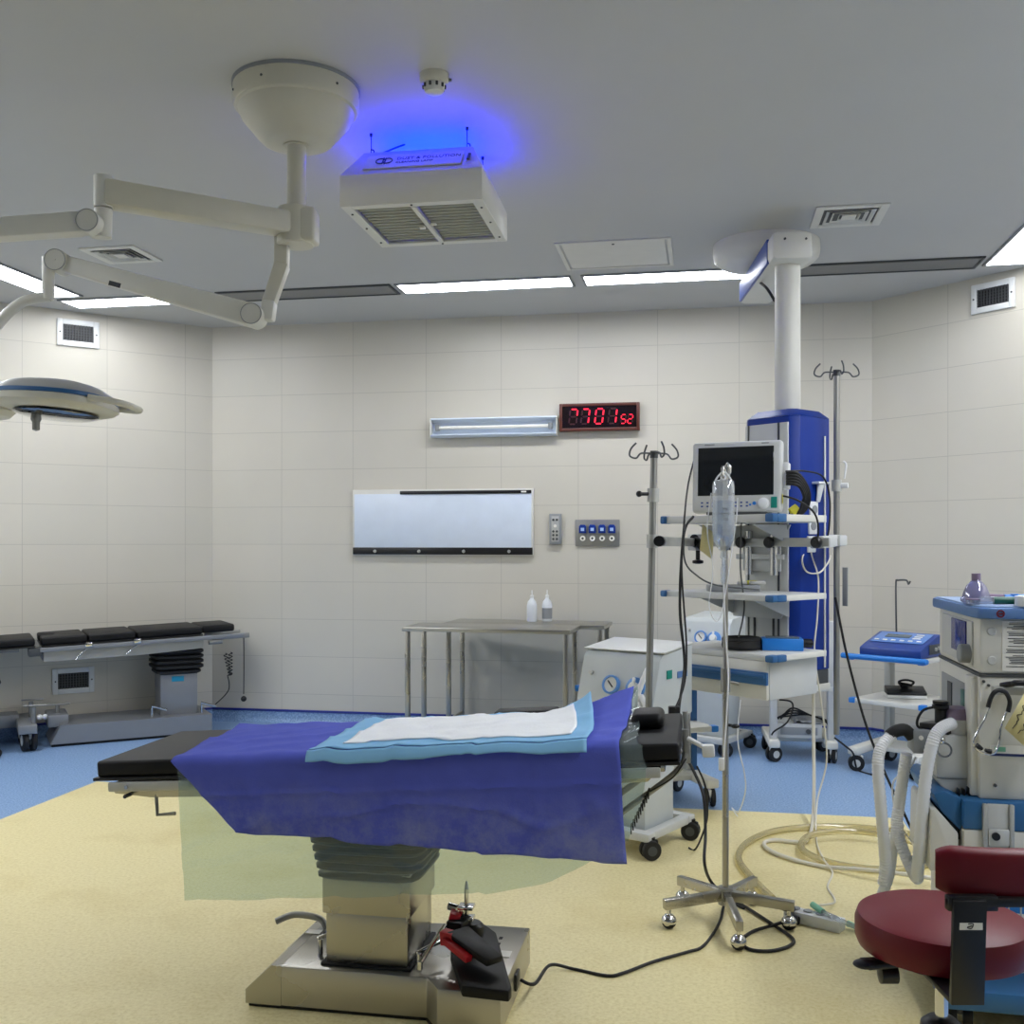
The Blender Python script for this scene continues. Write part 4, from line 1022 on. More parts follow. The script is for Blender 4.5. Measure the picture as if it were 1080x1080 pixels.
lb = MB(bz); text_mb(lb, 'mindray', .013, bz.inverted() @ bz @ T3(-.165, -.0285, .347) @ FRONT) if False else lb.box((-.135, -.0285, .351), (.05, .002, .006), 0).box((.14, -.0285, .351), (.035, .002, .006), 0)
t.part('name_marks', lb, mid_grey, mh)
t.part('module_slot', MB(bz).box((.236, .02, .19), (.03, .06, .13), .006), white_plastic)
t.part('yellow_sticker', MB(bz).box((.2235, -.012, .075), (.002, .02, .045), 0), yellow_tag, mh)
# foot
t.part('foot', MB().box((0, .05, .008), (.30, .14, .016), .004), dark_grey)
# pressure infuser etc. on the shelves: black cuff roll, blue box, grey module
p = PEND.M @ PL(.06, -.47, .913)
t = Thing('coiled_cuff', 'coiled black pressure cuff hose lying on the pendant drawer top', 'cuff', p, 0)
m = MB(); 
for k in range(3): m.tube([(.085 * math.cos(a * PI / 9), .078 * math.sin(a * PI / 9), .018 + .016 * k) for a in range(19)], .015, seg=10, smooth=0)
t.part('coil', m, black_rubber)
t.part('cuff_pad', MB().lathe([(.001, .004), (.09, .004), (.1, .02), (.095, .045), (.085, .05), (.001, .045)], 28), black_rubber)
p = PEND.M @ PL(.20, -.33, .913)
t = Thing('blue_box', 'bright blue box behind the black cuff on the pendant drawer top', 'box', p, pa + R(40))
t.part('case', MB().box((0, 0, .03), (.20, .12, .06), .006), handle_blue)
t.part('lid_plate', MB().box((0, -.01, .064), (.16, .08, .008), .002), lcd_grey)
t.part('plug', MB().cyl((.10, 0, .035), (.145, 0, .035), .022).cyl((.145, 0, .035), (.15, 0, .035), .012), black_plastic)
p = PEND.M @ PL(-.05, -.40, 1.198)
t = Thing('grey_module', 'flat grey module with wires on the pendant middle shelf', 'medical module', p, pa + R(48))
t.part('case', MB().box((0, 0, .017), (.26, .11, .034), .006), mid_grey)
t.part('lead_ends', MB().box((.12, -.02, .045), (.08, .03, .02), .005).box((.05, .01, .042), (.05, .02, .016), .004), alu)
t.part('yellow_connector', MB().box((.10, .02, .045), (.05, .018, .022), .004), yellow_tag)
single('paper_card', 'tilted cream paper card tucked behind the pendant rail left of the drip bag', 'paper card', MB().add([at(741, 553, 5.3), at(753, 562, 5.34), at(751, 590, 5.36), at(738, 580, 5.32)], [(0, 1, 2, 3)]), paper_yellow, solid=.002)
# ================================================================ DRIP STAND IN FRONT
sp0 = V((.815, 3.945, 0))
t = Thing('drip_stand', 'thin steel drip stand on five chrome castors holding the drip bag', 'drip stand', sp0, 0)
t.part('pole', MB().cyl((0, 0, .08), (0, 0, .93), .0125, seg=16).cyl((0, 0, .93), (0, 0, 1.72), .0095, seg=16), steel)
t.part('pole_collar', MB().cyl((0, 0, .88), (0, 0, .97), .019, seg=16).cyl((0, 0, .92), (.05, -.01, .91), .006), steel_dull)
t.part('collar_knob', MB().ball((.035, -.01, .75), .011, (1.6, 1, .8)).cyl((0, 0, .755), (.03, -.008, .75), .006), black_plastic)
t.part('pole_grip', MB().cyl((0, 0, 1.42), (0, 0, 1.50), .02, seg=16), black_plastic)
hk = MB()
for k in range(2):
    a = R(70 + 180 * k); dx, dy = math.cos(a), math.sin(a)
    hk.tube([(0, 0, 1.71), (dx * .03, dy * .03, 1.735), (dx * .06, dy * .06, 1.725), (dx * .07, dy * .07, 1.70), (dx * .085, dy * .085, 1.705), (dx * .09, dy * .09, 1.73)], .004, seg=6)
hk.tube([(0, 0, 1.71), (0, -.02, 1.745), (.004, -.045, 1.74), (.004, -.05, 1.71), (.002, -.045, 1.695)], .004, seg=6)
hk.box((.006, -.02, 1.725), (.022, .02, .03), .004)
t.part('drip_hooks', hk, chrome)
t.part('base_hub', MB().cyl((0, 0, .07), (0, 0, .135), .028), steel_dull)
for k in range(5):
    a = R(-92 + 72 * k); rr = .255 if k else .29; dx, dy = math.cos(a), math.sin(a)
    t.part('base_leg', MB().bar((dx * .015, dy * .015, .105), (dx * rr, dy * rr, .092), .028, .038, bev=.003), steel)
    ball_caster(t, dx * (rr - .02), dy * (rr - .02))
# drip bag
bp = at(763, 500, 3.89)
t = Thing('drip_bag', 'clear drip bag of fluid hanging from the thin steel drip stand', 'drip bag', (bp.x, bp.y, bp.z - .27), 0)
bag_fluid = clear('bag_fluid', '#e6eef8', .22, .35, '#f2f7fd')
def bagring(pr, m=None):
    mb = MB(); n = 28; vs = []; fs = []
    for w, d, z in pr:
        for i in range(n):
            a = 2 * PI * i / n; x, y = math.cos(a), math.sin(a)
            vs.append((math.copysign(abs(x) ** .7, x) * w, math.copysign(abs(y) ** .8, y) * d, z))
    for k in range(len(pr) - 1):
        for i in range(n): j = (i + 1) % n; fs.append((k * n + i, k * n + j, (k + 1) * n + j, (k + 1) * n + i))
    fs += [tuple(range(n))[::-1], tuple(range((len(pr) - 1) * n, len(pr) * n))]
    return mb.add(vs, fs)
t.part('bag', bagring([(.012, .01, -.02), (.026, .018, -.004), (.038, .028, .022), (.041, .031, .05), (.041, .031, .16), (.041, .029, .225), (.038, .02, .244), (.012, .006, .25)]), bag_plastic)
t.part('fluid', bagring([(.02, .012, -.002), (.034, .024, .018), (.037, .028, .05), (.036, .027, .17)]), bag_fluid, None)
t.part('hang_loop', MB().tube([(-.035, 0, .20), (-.03, 0, .245), (-.01, 0, .272), (.0, 0, .278), (.01, 0, .272), (.03, 0, .245), (.035, 0, .20)], .0035, seg=6).ring([(.006, -.004), (.012, -.004), (.012, .004), (.006, .004)], 16, (0, 0, .258), (0, 1, 0)), white_plastic)
t.part('printed_marks', MB().box((0, -.0318, .10), (.024, .0006, .004), 0).box((0, -.0318, .12), (.03, .0006, .004), 0).box((0, -.0318, .14), (.018, .0006, .004), 0), mid_grey)
t.part('outlet_port', MB().lathe([(.011, -.02), (.013, -.045), (.008, -.05), (.008, -.075)], 16), clear_plastic)
t.part('drip_chamber', MB().lathe([(.004, -.07), (.010, -.08), (.010, -.135), (.004, -.145)], 16), clear_plastic)
t.part('giving_tube', MB().tube([t.L(at(763, 588, 3.89)), t.L(at(764, 640, 3.90)), t.L(at(766, 680, 3.93)), t.L(at(768, 720, 3.92)), t.L(at(764, 790, 3.90)), t.L(at(763, 810, 3.91))], .003, seg=6), tube_white)
t.part('tube_coil', MB().tube([t.L(at(750, 520, 3.9)), t.L(at(746, 560, 3.9)), t.L(at(752, 600, 3.92)), t.L(at(748, 640, 3.92)), t.L(at(760, 650, 3.93)), t.L(at(775, 560, 3.92)), t.L(at(778, 525, 3.9))], .0022, seg=6), tube_white)
t.part('roller_clamp', MB().box(t.L(at(761, 806, 3.90)), (.022, .016, .048), .004), white_plastic)

# ================================================================ SUCTION MACHINES
SA = math.atan2(-.6, .8)
def suction(loc, label, near):
    """loc: front right foot of the head; local x to the right along the front, y to the back"""
    t = Thing('suction_machine', label, 'suction machine', loc, SA, 'white medical suction machines')
    w, d = .42 if near else .36, .40
    P = [(0, .62), (0, .66), (.075, .90), (.10, .925), (d, .955), (d, .62)]
    h = MB(); h.prism(P, -w, 0, .008, Matrix(((0, 0, 1, 0), (1, 0, 0, 0), (0, 1, 0, 0), (0, 0, 0, 1)))); hd = t.part('housing', h, suction_body)
    if near: t.part('lid', MB().prism([(.10, .93), (d - .02, .96), (d - .02, .968), (.09, .938)], -w - .01, .012, .003, Matrix(((0, 0, 1, 0), (1, 0, 0, 0), (0, 1, 0, 0), (0, 0, 0, 1)))), white_plastic)
    nrm = V((0, -.24, .075)).normalized(); up = V((0, .075, .24)).normalized()
    M = Matrix((V((1, 0, 0)), up, nrm)).transposed().to_4x4(); M.translation = V((0, .005, .68))
    def on(x, y, z=0): return M @ V((x, y, z))
    gx, kx = (-.235, -.105) if near else (-.21, -.11); gy = .10 if near else .12
    g = MB(M); g.ring([(.034, 0), (.045, 0), (.045, .018), (.036, .02)], 30, (gx, gy, 0)); gb = t.part('gauge', g, gauge_blue)
    t.part('gauge_face', MB(M).cyl((gx, gy, .004), (gx, gy, .012), .036, seg=26), paper_white, gb)
    t.part('needle', MB(M).bar((gx + .012, gy - .012, .0135), (gx - .018, gy + .018, .0135), .006, .002, bev=0), ink, gb)
    k = MB(M); k.lathe([(.02, 0), (.05, 0), (.05, .010), (.046, .012)], 30, (kx, gy - .005, 0)); kb = t.part('valve_ring', k, gauge_blue)
    t.part('valve_knob', MB(M).lathe([(.024, .0), (.026, .025), (.02, .034), (.001, .036)], 20, (kx, gy - .005, .004)).box((kx, gy + .015, .03), (.014, .05, .016), .005), white_plastic, kb)
    t.part('switch', MB(M).cyl((-.36 * w / .42, gy + .05, 0), (-.36 * w / .42, gy + .05, .012), .010), alu, hd)
    if near:
        t.part('green_label', MB().box((.003, .16, .83), (.003, .05, .04), 0), teal, hd)
        t.part('print_label', MB().box((.003, .29, .82), (.002, .10, .03), 0), tray_blue, hd)
        t.part('hose_port', MB().cyl((-w - .0, .10, .74), (-w - .05, .08, .735), .016), handle_blue, hd)
        m = MB(); m.tube([on(-.04, .19, .02), on(-.03, .16, .06), on(-.055, .06, .06), on(-.06, -.02, .05), on(.01, -.09, .07), on(.02, -.2, .08)], .014, ribs=.12)
        m.tube([on(-.05, .04, .06), on(-.02, .0, .08), on(.0, -.05, .10), on(-.06, -.12, .10), on(-.12, -.06, .08), on(-.2, -.10, .06)], .014, ribs=.12)
        m.tube([on(-.03, .05, .07), on(.02, .0, .10), on(.05, -.08, .10), on(.045, -.2, .09)], .014, ribs=.12)
        m.cyl(on(-.05, .0, .07), on(-.05, .06, .07), .02); m.ball(on(-.055, -.03, .08), .022)
        t.part('suction_hoses', m, tube_white)
    cb = t.part('cabinet', MB().box((-w * .45, .18, .36), (w * .62, .28, .54), .01), suction_body)
    t.part('latch', MB().box((-.03 - w * .14 + .01, .12, .30), (.006, .03, .06), .003), pendant_blue, cb)
    bs = MB(); bs.box((-w * .5, .20, .10), (w * .5, .30, .04), .006)
    for y in (.0, .40): bs.bar((-w - .02, y, .105), (.0, y, .10), .06, .04, bev=.006)
    bs.bar((-.03, .0, .10), (-.03, .40, .10), .05, .04, bev=.006)
    bs.bar((-w + .03, .0, .10), (-w + .03, .40, .10), .05, .04, bev=.006)
    t.part('base_frame', bs, pale_grey)
    for x in (-w, -.01):
        for y in (-.0, .40): caster(t, (x, y), .045, .035, R(20 if y else 50), forkm=black_plastic, hub=dark_grey, top=.10)
    return t
s1 = suction((.64, 4.72, 0), 'white suction machine with gauge and blue knob directly behind the draped table', True)
s2 = suction((1.45, 6.98, 0), 'white suction machine at the back wall behind the drip stand', False)

# ================================================================ EQUIPMENT TROLLEYS
def trolley(loc, rz, w, d, name, label, shelves, posts, ph, base_h=.11, stripe=None, caster_hub=pale_grey, postc=alu, cr=.05, yaws=(30, 70)):
    """loc: front left corner; posts: (x,y) places; shelves: (z, front overhang, blue front bar)"""
    t = Thing(name, label, 'trolley', loc, rz, 'white equipment trolleys on castors')
    b = MB()
    for x in (.03, w - .03): b.bar((x, -.02, base_h + .02), (x, d + .02, base_h + .03), .075, .05, bev=.012)
    b.box((w / 2, d * .62, base_h + .025), (w - .06, d * .55, .03), .005)
    t.part('base_frame', b, white_paint)
    for i, x in enumerate((.03, w - .03)):
        for j, y in enumerate((.03, d - .03)): caster(t, (x, y), cr, .034, R(yaws[(i + j) % 2]), hub=caster_hub, forkm=white_plastic, top=base_h + .01)
    for k, (x, y) in enumerate(posts):
        p = t.part('post', MB().box((x, y, (base_h + ph) / 2), (.045, .07, ph - base_h), .006), postc)
        if stripe and k in stripe: t.part('blue_stripe', MB().box((x + .02, y - .039, (base_h + ph) / 2), (.036, .012, ph - base_h - .02), .003).box((x + .026, y, (base_h + ph) / 2), (.01, .05, ph - base_h - .02), .003), handle_blue if stripe == (1,) else trim_blue, p)
    for z, o, bar in shelves:
        s0 = t.part('shelf', MB().prism([(0, -o), (w, -o), (w, d - .03), (w - .05, d + .02), (.05, d + .02), (0, d - .03)], z - .03, z, .005), white_paint)
        for x in (.0, w): t.part('corner_cap', MB().box((x, -o + .015, z - .015), (.04, .05, .034), .006), handle_blue, s0)
        if bar: t.part('push_handle', MB().tube([(-.03, -o - .02, z - .005), (.0, -o - .035, z - .005), (w, -o - .035, z - .005), (w + .03, -o - .02, z - .005)], .018), handle_blue, s0)
    return t
# unit with the blue device
D0 = V((2.146, 6.57, 0)); DA = math.atan2(-.72, .69)
td = trolley(D0, DA, .455, .50, 'equipment_trolley', 'white trolley with blue front handle carrying the blue device', [(.735, -.02, True), (.46, -.03, False)], [(.02, .50), (.44, .50)], .76, stripe=(1,))
wp = D0 + V((0, 0, .737)); xd, yd = V((.69, -.72, 0)), V((.72, .69, 0))
def DPt(x, y, z): return D0 + xd * x + yd * y + V((0, 0, z))
t = Thing('infusion_controller', 'blue control device with sloping keypad on the trolley by the corner', 'medical device', DPt(.25, .20, .738), DA)
MX = Matrix(((0, 0, 1, 0), (1, 0, 0, 0), (0, 1, 0, 0), (0, 0, 0, 1)))
t.part('case', MB().prism([(-.17, .0), (-.17, .05), (-.10, .075), (.10, .135), (.17, .13), (.17, 0)], -.20, .20, .008, MX), device_blue)
sl = V((0, .2, .06)).normalized(); nn = V((0, -.06, .2)).normalized()
KM = Matrix((V((1, 0, 0)), sl, nn)).transposed().to_4x4(); KM.translation = V((0, 0, .105))
kp = t.part('keypad', MB(KM).box((0, 0, .004), (.34, .17, .004), .002), device_face)
t.part('display', MB(KM).box((-.03, .02, .008), (.16, .05, .004), .001), lcd_grey, kp)
km = MB(KM)
for k in range(6): km.box((-.14 + .055 * k, -.055, .008), (.028, .016, .004), .001)
for k in range(3): km.box((.10, .05 - .03 * k, .008), (.05, .014, .004), .001)
t.part('keys', km, white_plastic, kp)
t.part('side_port_panel', MB().box((.203, .02, .05), (.006, .16, .06), .002), dark_grey)
t.part('side_ports', MB().cyl((.206, .06, .055), (.214, .06, .055), .012).cyl((.206, .02, .05), (.214, .02, .05), .012), alu)
t = Thing('hook_rod', 'thin bent metal hook rod rising behind the blue device', 'hook', DPt(.10, .44, .735), 0)
t.part('rod', MB().tube([(0, 0, 0), t.L(at(945, 640, 6.74)), t.L(at(945, 614, 6.74)), t.L(at(947, 612, 6.74)), t.L(at(956, 612, 6.72)), t.L(at(958, 616, 6.7)), t.L(at(960, 613, 6.7))], .006, seg=8, smooth=3), dark_grey)
t.part('foot', MB().cyl((0, 0, 0), (0, 0, .012), .016), dark_grey)
t = Thing('foot_pedal', 'black foot pedal with coiled cable on the lower trolley shelf', 'pedal', DPt(.24, .27, .461), DA + R(35))
t.part('base', MB().box((0, 0, .012), (.24, .13, .022), .006), white_plastic)
t.part('pedal', MB().prism([(-.065, .024), (-.065, .04), (.065, .07), (.065, .024)], -.12, .12, .005, MX), black_plastic)
t.part('cable', MB().tube([(-.02, .02, .07), (-.04, .0, .10), (.0, -.02, .115), (.05, 0, .10), (.03, .03, .075), (-.03, .03, .09), (.04, -.01, .08)], .007, seg=8), black_rubber)
t.part('bracket', MB().box((0, .05, .06), (.05, .02, .05), .004), black_plastic)
# trolley behind the tower
tc = trolley((1.70, 6.82, 0), -R(8), .43, .46, 'equipment_trolley', 'white trolley standing behind the blue tower with grey box on its base', [(.50, -.02, False)], [(.03, .06), (.40, .06)], .93, postc=pale_grey, base_h=.10)
t = Thing('power_supply', 'grey box with tangled black leads on the base of the trolley behind the tower', 'medical device', tc.M @ V((.20, .20, .143)), -R(8))
t.part('case', MB().box((0, 0, .05), (.30, .22, .10), .008), pale_grey)
t.part('face_plate', MB().box((0, -.112, .05), (.24, .004, .05), .001), mid_grey)
t.part('connector', MB().cyl((.06, -.112, .05), (.06, -.13, .05), .016), dark_grey)
t.part('cover', MB().grid(14, 10, lambda i, j: V((-.03 + .22 * i, -.12 + .24 * j, .105 + .05 * abs(nz(i * 4, j * 4, 3))))), mid_grey, solid=.003)
for k in range(4):
    t.part('lead', MB().tube([(-.17 + .02 * k, -.05, .12), (-.05, -.10 - .02 * k, .15 + .02 * k), (.08, -.06, .15), (.18 + .01 * k, -.14, .11), (.2, -.16, .02)], .006, seg=6), black_rubber)
t = Thing('black_tray', 'black tray unit on the shelf of the trolley behind the tower', 'medical device', tc.M @ V((.25, .18, .501)), -R(8))
t.part('case', MB().box((0, 0, .025), (.30, .24, .05), .006), black_plastic)
t.part('switches', MB().cyl((.06, -.122, .025), (.06, -.128, .025), .008).cyl((.10, -.122, .025), (.10, -.128, .025), .008), alu)
# trolley with dark blue stripe in front of the suction machine at the wall
tbm = trolley((.68, 5.50, 0), R(20), .47, .44, 'equipment_trolley', 'white trolley with a dark blue striped post below the pendant drawer', [(.44, -.02, False)], [(.06, .26), (.435, .26)], .64, stripe=(0, 1), cr=.05, postc=pale_grey)
t = Thing('black_unit', 'small black unit under the right end of the operating table', 'medical device', tbm.M @ V((.06, .17, .442)), R(20))
t.part('case', MB().box((0, 0, .04), (.13, .16, .08), .008), black_plastic)
t.part('handle', MB().tube([(-.04, -.08, .08), (-.04, -.08, .11), (.04, -.08, .11), (.04, -.08, .08)], .007), dark_grey)

# ================================================================ RED STOOL
t = Thing('red_stool', 'dark red round surgeon stool with curved backrest at the lower right', 'stool', (.956, 2.30, 0), 0)
t.part('seat', MB().lathe([(.001, .545), (.165, .545), (.178, .55), (.184, .565), (.184, .60), (.178, .617), (.165, .623), (.001, .626)], 64), red_vinyl)
t.part('seat_plate', MB().lathe([(.001, .525), (.12, .525), (.12, .545), (.001, .545)], 32), black_plastic)
t.part('gas_column', MB().cyl((0, 0, .10), (0, 0, .53), .014).cyl((0, 0, .10), (0, 0, .30), .024), chrome)
t.part('column_cover', MB().lathe([(.03, .42), (.042, .43), (.046, .50 - .06), (.03, .445)], 24) if False else MB().lathe([(.05, .06), (.05, .34), (.044, .38), (.03, .392), (.014, .395)], 28), black_plastic)
hb = MB(); hb.bar((-.02, -.02, .53), (-.19, -.05, .532), .03, .012, .045, .014); hb.ball((-.185, -.05, .532), .024, (1.2, .9, .4)); hb.lathe([(.001, -.022), (.02, -.018), (.02, .018), (.001, .022)], 18, (-.135, -.045, .508), (1, 0, 0)); t.part('height_lever', hb, black_plastic)
bx, by = -.054, -.25
ba = MB(); ba.bar((bx, -.06, .54), (bx, by, .54), .066, .012, bev=.002); ba.bar((bx, by, .534), (bx, by - .012, .745), .066, .012, up=(0, 1, 0), bev=.002); ba.box((bx + .01, by + .002, .735), (.10, .02, .03), .003); ba.box((bx + .07, by + .0, .737), (.22, .018, .018), .003)
ar = t.part('back_arm', ba, black_plastic)
lb = t.part('arm_label', MB().box((bx + .002, by - .0145, .695), (.046, .002, .017), .0005, 1), paper_white, ar)
tx = MB(); tx.tube([(bx - .004, by - .016, .699), (bx + .006, by - .016, .699), (bx + .002, by - .016, .69), (bx - .006, by - .016, .692), (bx + .004, by - .016, .695)], .0009, seg=5); t.part('handwriting', tx, ink, lb)
bk = MB(); nx_, nz_ = 30, 14
cxb, cyb = .071, .02; rad = .30
def backrest():
    m = MB(); prof = []; n = 24
    for k in range(n):
        a = 2 * PI * k / n; c, s_ = math.cos(a), math.sin(a)
        prof.append((math.copysign(abs(c) ** .55, c) * .024, math.copysign(abs(s_) ** .35, s_) * .0475))
    vs, fs = [], []; nn_ = 36
    for i in range(nn_ + 1):
        u = -0.165 + .33 * i / nn_; ends = min(1, (min(i, nn_ - i) + .3) / 3.2) ** .5
        cy = by + .025 + 1.1 * u * u; tn = V((1, 2.2 * u, 0)).normalized(); nr = V((-tn.y, tn.x, 0))
        for (q, z) in prof: vs.append(V((cxb + u, cy, .786)) + nr * q * (.6 + .4 * ends) + V((0, 0, z * (.68 + .32 * ends))))
    for i in range(nn_):
        for k in range(n): j = (k + 1) % n; fs.append((i * n + k, i * n + j, (i + 1) * n + j, (i + 1) * n + k))
    fs += [tuple(range(n))[::-1], tuple(range(nn_ * n, nn_ * n + n))]
    return m.add(vs, fs)
t.part('backrest', backrest(), red_vinyl)
for k in range(5):
    a = 2 * PI * k / 5 + R(50); e = (.24 * math.cos(a), .24 * math.sin(a), .085)
    t.part('base_leg', MB().bar((0, 0, .10), e, .045, .03, .03, .022), black_plastic)
    caster(t, (.235 * math.cos(a), .235 * math.sin(a)), .03, .04, a, forkm=black_plastic, hub=dark_grey, top=.085)
# ================================================================ ANAESTHESIA MACHINE
AM = V((1.447, 3.20, 0))
t = Thing('anaesthesia_machine', 'white and blue anaesthesia machine cut off by the right edge of the photo', 'anaesthesia machine', AM, ROT)
AMT = t
L = t.L
def AX(x0, x1, y0, y1, z0, z1, r=.004, seg=2): return MB().box(((x0 + x1) / 2, (y0 + y1) / 2, (z0 + z1) / 2), (x1 - x0, y1 - y0, z1 - z0), r, seg)
W, D = .62, .55
# top tray with cut front corner
ty = MB(); ty.prism([(-.008, -.02), (.03, -.035), (W, -.035), (W, D + .02), (-.02, D + .02), (-.02, .03)], 1.215, 1.25, .008)
tray = t.part('top_tray', ty, tray_blue)
t.part('tray_mark', MB().ring([(.008, 0), (.012, 0), (.012, .002), (.008, .002)], 20, (.052, -.036, 1.232), (0, -1, 0)).box((.052, -.037, 1.232), (.014, .001, .004), 0), red_vinyl, tray)
t.part('tray_rim', MB().prism([(.0, -.01), (.04, -.025), (W - .01, -.025), (W - .01, D), (-.01, D), (-.01, .03)], 1.25, 1.254, .001), mat('tray_top', '#8ea9cf', .4), tray)
up = t.part('upper_body', AX(0, W, 0, D, 1.042, 1.216, .012), white_paint)
t.part('seam', AX(-.002, W, -.002, D, 1.034, 1.043, 0), dark_grey)
t.part('screen_bezel', AX(-.006, .004, .07, .48, 1.06, 1.20, .004), pale_grey, up)
t.part('screen', AX(-.011, -.002, .13, .32, 1.09, 1.195, .002), navy_screen, up)
t.part('control_knob', MB().lathe([(.03, 0), (.03, .03), (.026, .034), (.001, .034)], 26, (-.004, .10, 1.095), (-1, 0, 0)), mid_grey, up)
for z in (1.175, 1.085): t.part('round_cap', MB().lathe([(.0, .0), (.0135, 0), (.0135, .002), (.011, .004), (.001, .003)], 24, (.036, -.0, z), (0, -1, 0)), pale_grey, up)
pl = t.part('instruction_label', AX(.065, .28, -.003, .001, 1.052, 1.208, .001, 1), paper_white, up)
tx = MB(); random.seed(3)
z = 1.202
while z > 1.057:
    if random.random() < .82:
        tx.box((.07 + .085 * random.uniform(.7, 1) if False else .07 + .10, -.0036, z), (.19 * random.uniform(.75, 1), .0008, .0022), 0)
    z -= .0048
t.part('printed_lines', tx, dark_grey, pl)
# lower body
lo = t.part('lower_body', AX(.0, W, .0, D, .655, 1.036, .008), white_paint)
t.part('side_recess', AX(-.003, .004, .12, .5, .80, .99, .003), mid_grey, lo)
t.part('side_pillar', AX(-.02, .01, .02, .10, .66, 1.03, .005), white_paint, lo)
t.part('teal_strip', AX(-.012, .0, .13, .19, .88, .97, .002), dark_green, lo)
t.part('dark_gap', AX(-.006, .0, .34, .40, .84, .97, 0), dark_grey, lo)
for x, z in ((.012, 1.02), (.026, 1.008)): t.part('screw', MB().cyl((x, 0, z), (x, -.006, z), .0045), dark_grey, lo)
t.part('screw', MB().cyl((.045, 0, .70), (.045, -.006, .70), .005), dark_grey, lo)
t.part('label', MB().box((.085, -.002, .807), (.11, .003, .034), .001, 1), paper_white, lo)
t.part('label_stripe', MB().box((.085, -.0042, .795), (.11, .001, .008), 0), ink_blue, lo)
t.part('green_mark', MB().box((.06, -.0042, .812), (.03, .001, .014), 0), green_plastic, lo)
rb = t.part('front_rail', AX(.028, W, -.045, -.02, .985, 1.010, .004), alu)
for x in (.05, .45): t.part('rail_post', AX(x, x + .02, -.022, .002, .985, 1.008, .002), alu, rb)
t.part('rail_screw', MB().cyl((.052, -.045, .997), (.052, -.052, .997), .006), dark_grey, rb)
t.part('grab_handle', MB().tube([(.055, -.03, 1.012), (.08, -.05, 1.02), (.12, -.06, 1.025), (.40, -.06, 1.025), (.45, -.03, 1.015)], .009), black_plastic)
# blue band, drawer, column and base
t.part('blue_band', AX(-.052, W, -.03, D, .567, .656, .006), machine_blue)
dw = t.part('drawer', AX(-.052, W, -.03, D, .44, .566, .006), white_paint)
t.part('drawer_latch_frame', AX(.0, .014, -.045, -.028, .44, .65, .003).box((.083, -.037, .545), (.014, .017, .21), .003), alu, dw)
t.part('drawer_latch', AX(.014, .076, -.036, -.028, .45, .65, .003).box((.045, -.042, .55), (.06, .01, .05), .003), pale_grey, dw)
t.part('lock_knob', MB().cyl((.035, -.03, .555), (.035, -.055, .555), .012), black_plastic, dw)
t.part('lower_cabinet', AX(-.03, W, .0, D, .10, .44, .008), white_paint)
t.part('base', MB().prism([(-.14, -.16), (W, -.18), (W, D + .1), (-.14, D + .1)], .06, .125, .015), machine_blue)
t.part('base_frame', AX(-.12, W, -.12, D, .05, .07, .01), dark_grey)
for x, y in ((-.08, -.10), (-.08, D + .02), (W - .08, -.10), (W - .08, D + .02)): caster(t, (x, y), .028, .04, R(80), forkm=dark_grey, top=.06)
# wire basket on the front
wb = MB(); x0, x1, y0, y1 = -.03, .40, -.18, -.035
for z in (.51, .43, .35):
    wb.tube([(x0, y1, z), (x0, y0, z), (x1, y0, z), (x1, y1, z)], .0032 if z < .5 else .005, seg=6, smooth=0)
for k in range(14):
    x = x0 + (x1 - x0) * k / 13; wb.cyl((x, y0, .35), (x, y0, .51), .0025, seg=6); wb.cyl((x, y0, .35), (x, y1, .35), .0025, seg=6)
for k in range(4): y = y0 + (y1 - y0) * k / 3; wb.cyl((x0, y, .35), (x0, y, .51), .0025, seg=6)
t.part('wire_basket', wb, alu)
# side: absorber block, blue sloping cover, open bin
ab = t.part('absorber_block', AX(-.115, .0, .06, .24, .70, .84, .012), pale_grey)
g = MB(); g.prism([(-.115, .70), (-.085, .66), (-.02, .62), (.0, .62), (.0, .70)], .07, .23, .005, Matrix(((1, 0, 0, 0), (0, 0, 1, 0), (0, 1, 0, 0), (0, 0, 0, 1)))); t.part('absorber_chute', g, pale_grey, ab)
t.part('canister', MB().lathe([(.045, .835), (.05, .84), (.05, .875), (.046, .885)], 28, (-.035, .12, 0)), pale_grey, ab)
t.part('canister_dome', MB().lathe([(.046, .882), (.045, .90), (.035, .918), (.015, .924), (.001, .925)], 28, (-.035, .12, 0)), lilac, ab)
t.part('vent_teeth', MB().box((-.02, .05, .655), (.006, .03, .05), .002).box((-.035, .05, .655), (.006, .03, .04), .002).box((-.05, .05, .66), (.006, .03, .03), .002), black_plastic, ab)
bc = MB(); bc.prism([(-.05, .655), (-.05, .55), (-.11, .61), (-.135, .665), (-.10, .675)], .0, .42, .006, Matrix(((1, 0, 0, 0), (0, 0, 1, 0), (0, 1, 0, 0), (0, 0, 0, 1)))); t.part('side_cover', bc, machine_blue)
t.part('dark_hollow', AX(-.11, -.05, .02, .36, .52, .585, .004), black_plastic)
bn = MB(); bn.prism([(-.145, .62), (-.13, .625), (-.065, .55), (-.065, .43), (-.15, .43)], -.02, .30, .006, Matrix(((1, 0, 0, 0), (0, 0, 1, 0), (0, 1, 0, 0), (0, 0, 0, 1)))); t.part('side_bin', bn, white_paint)
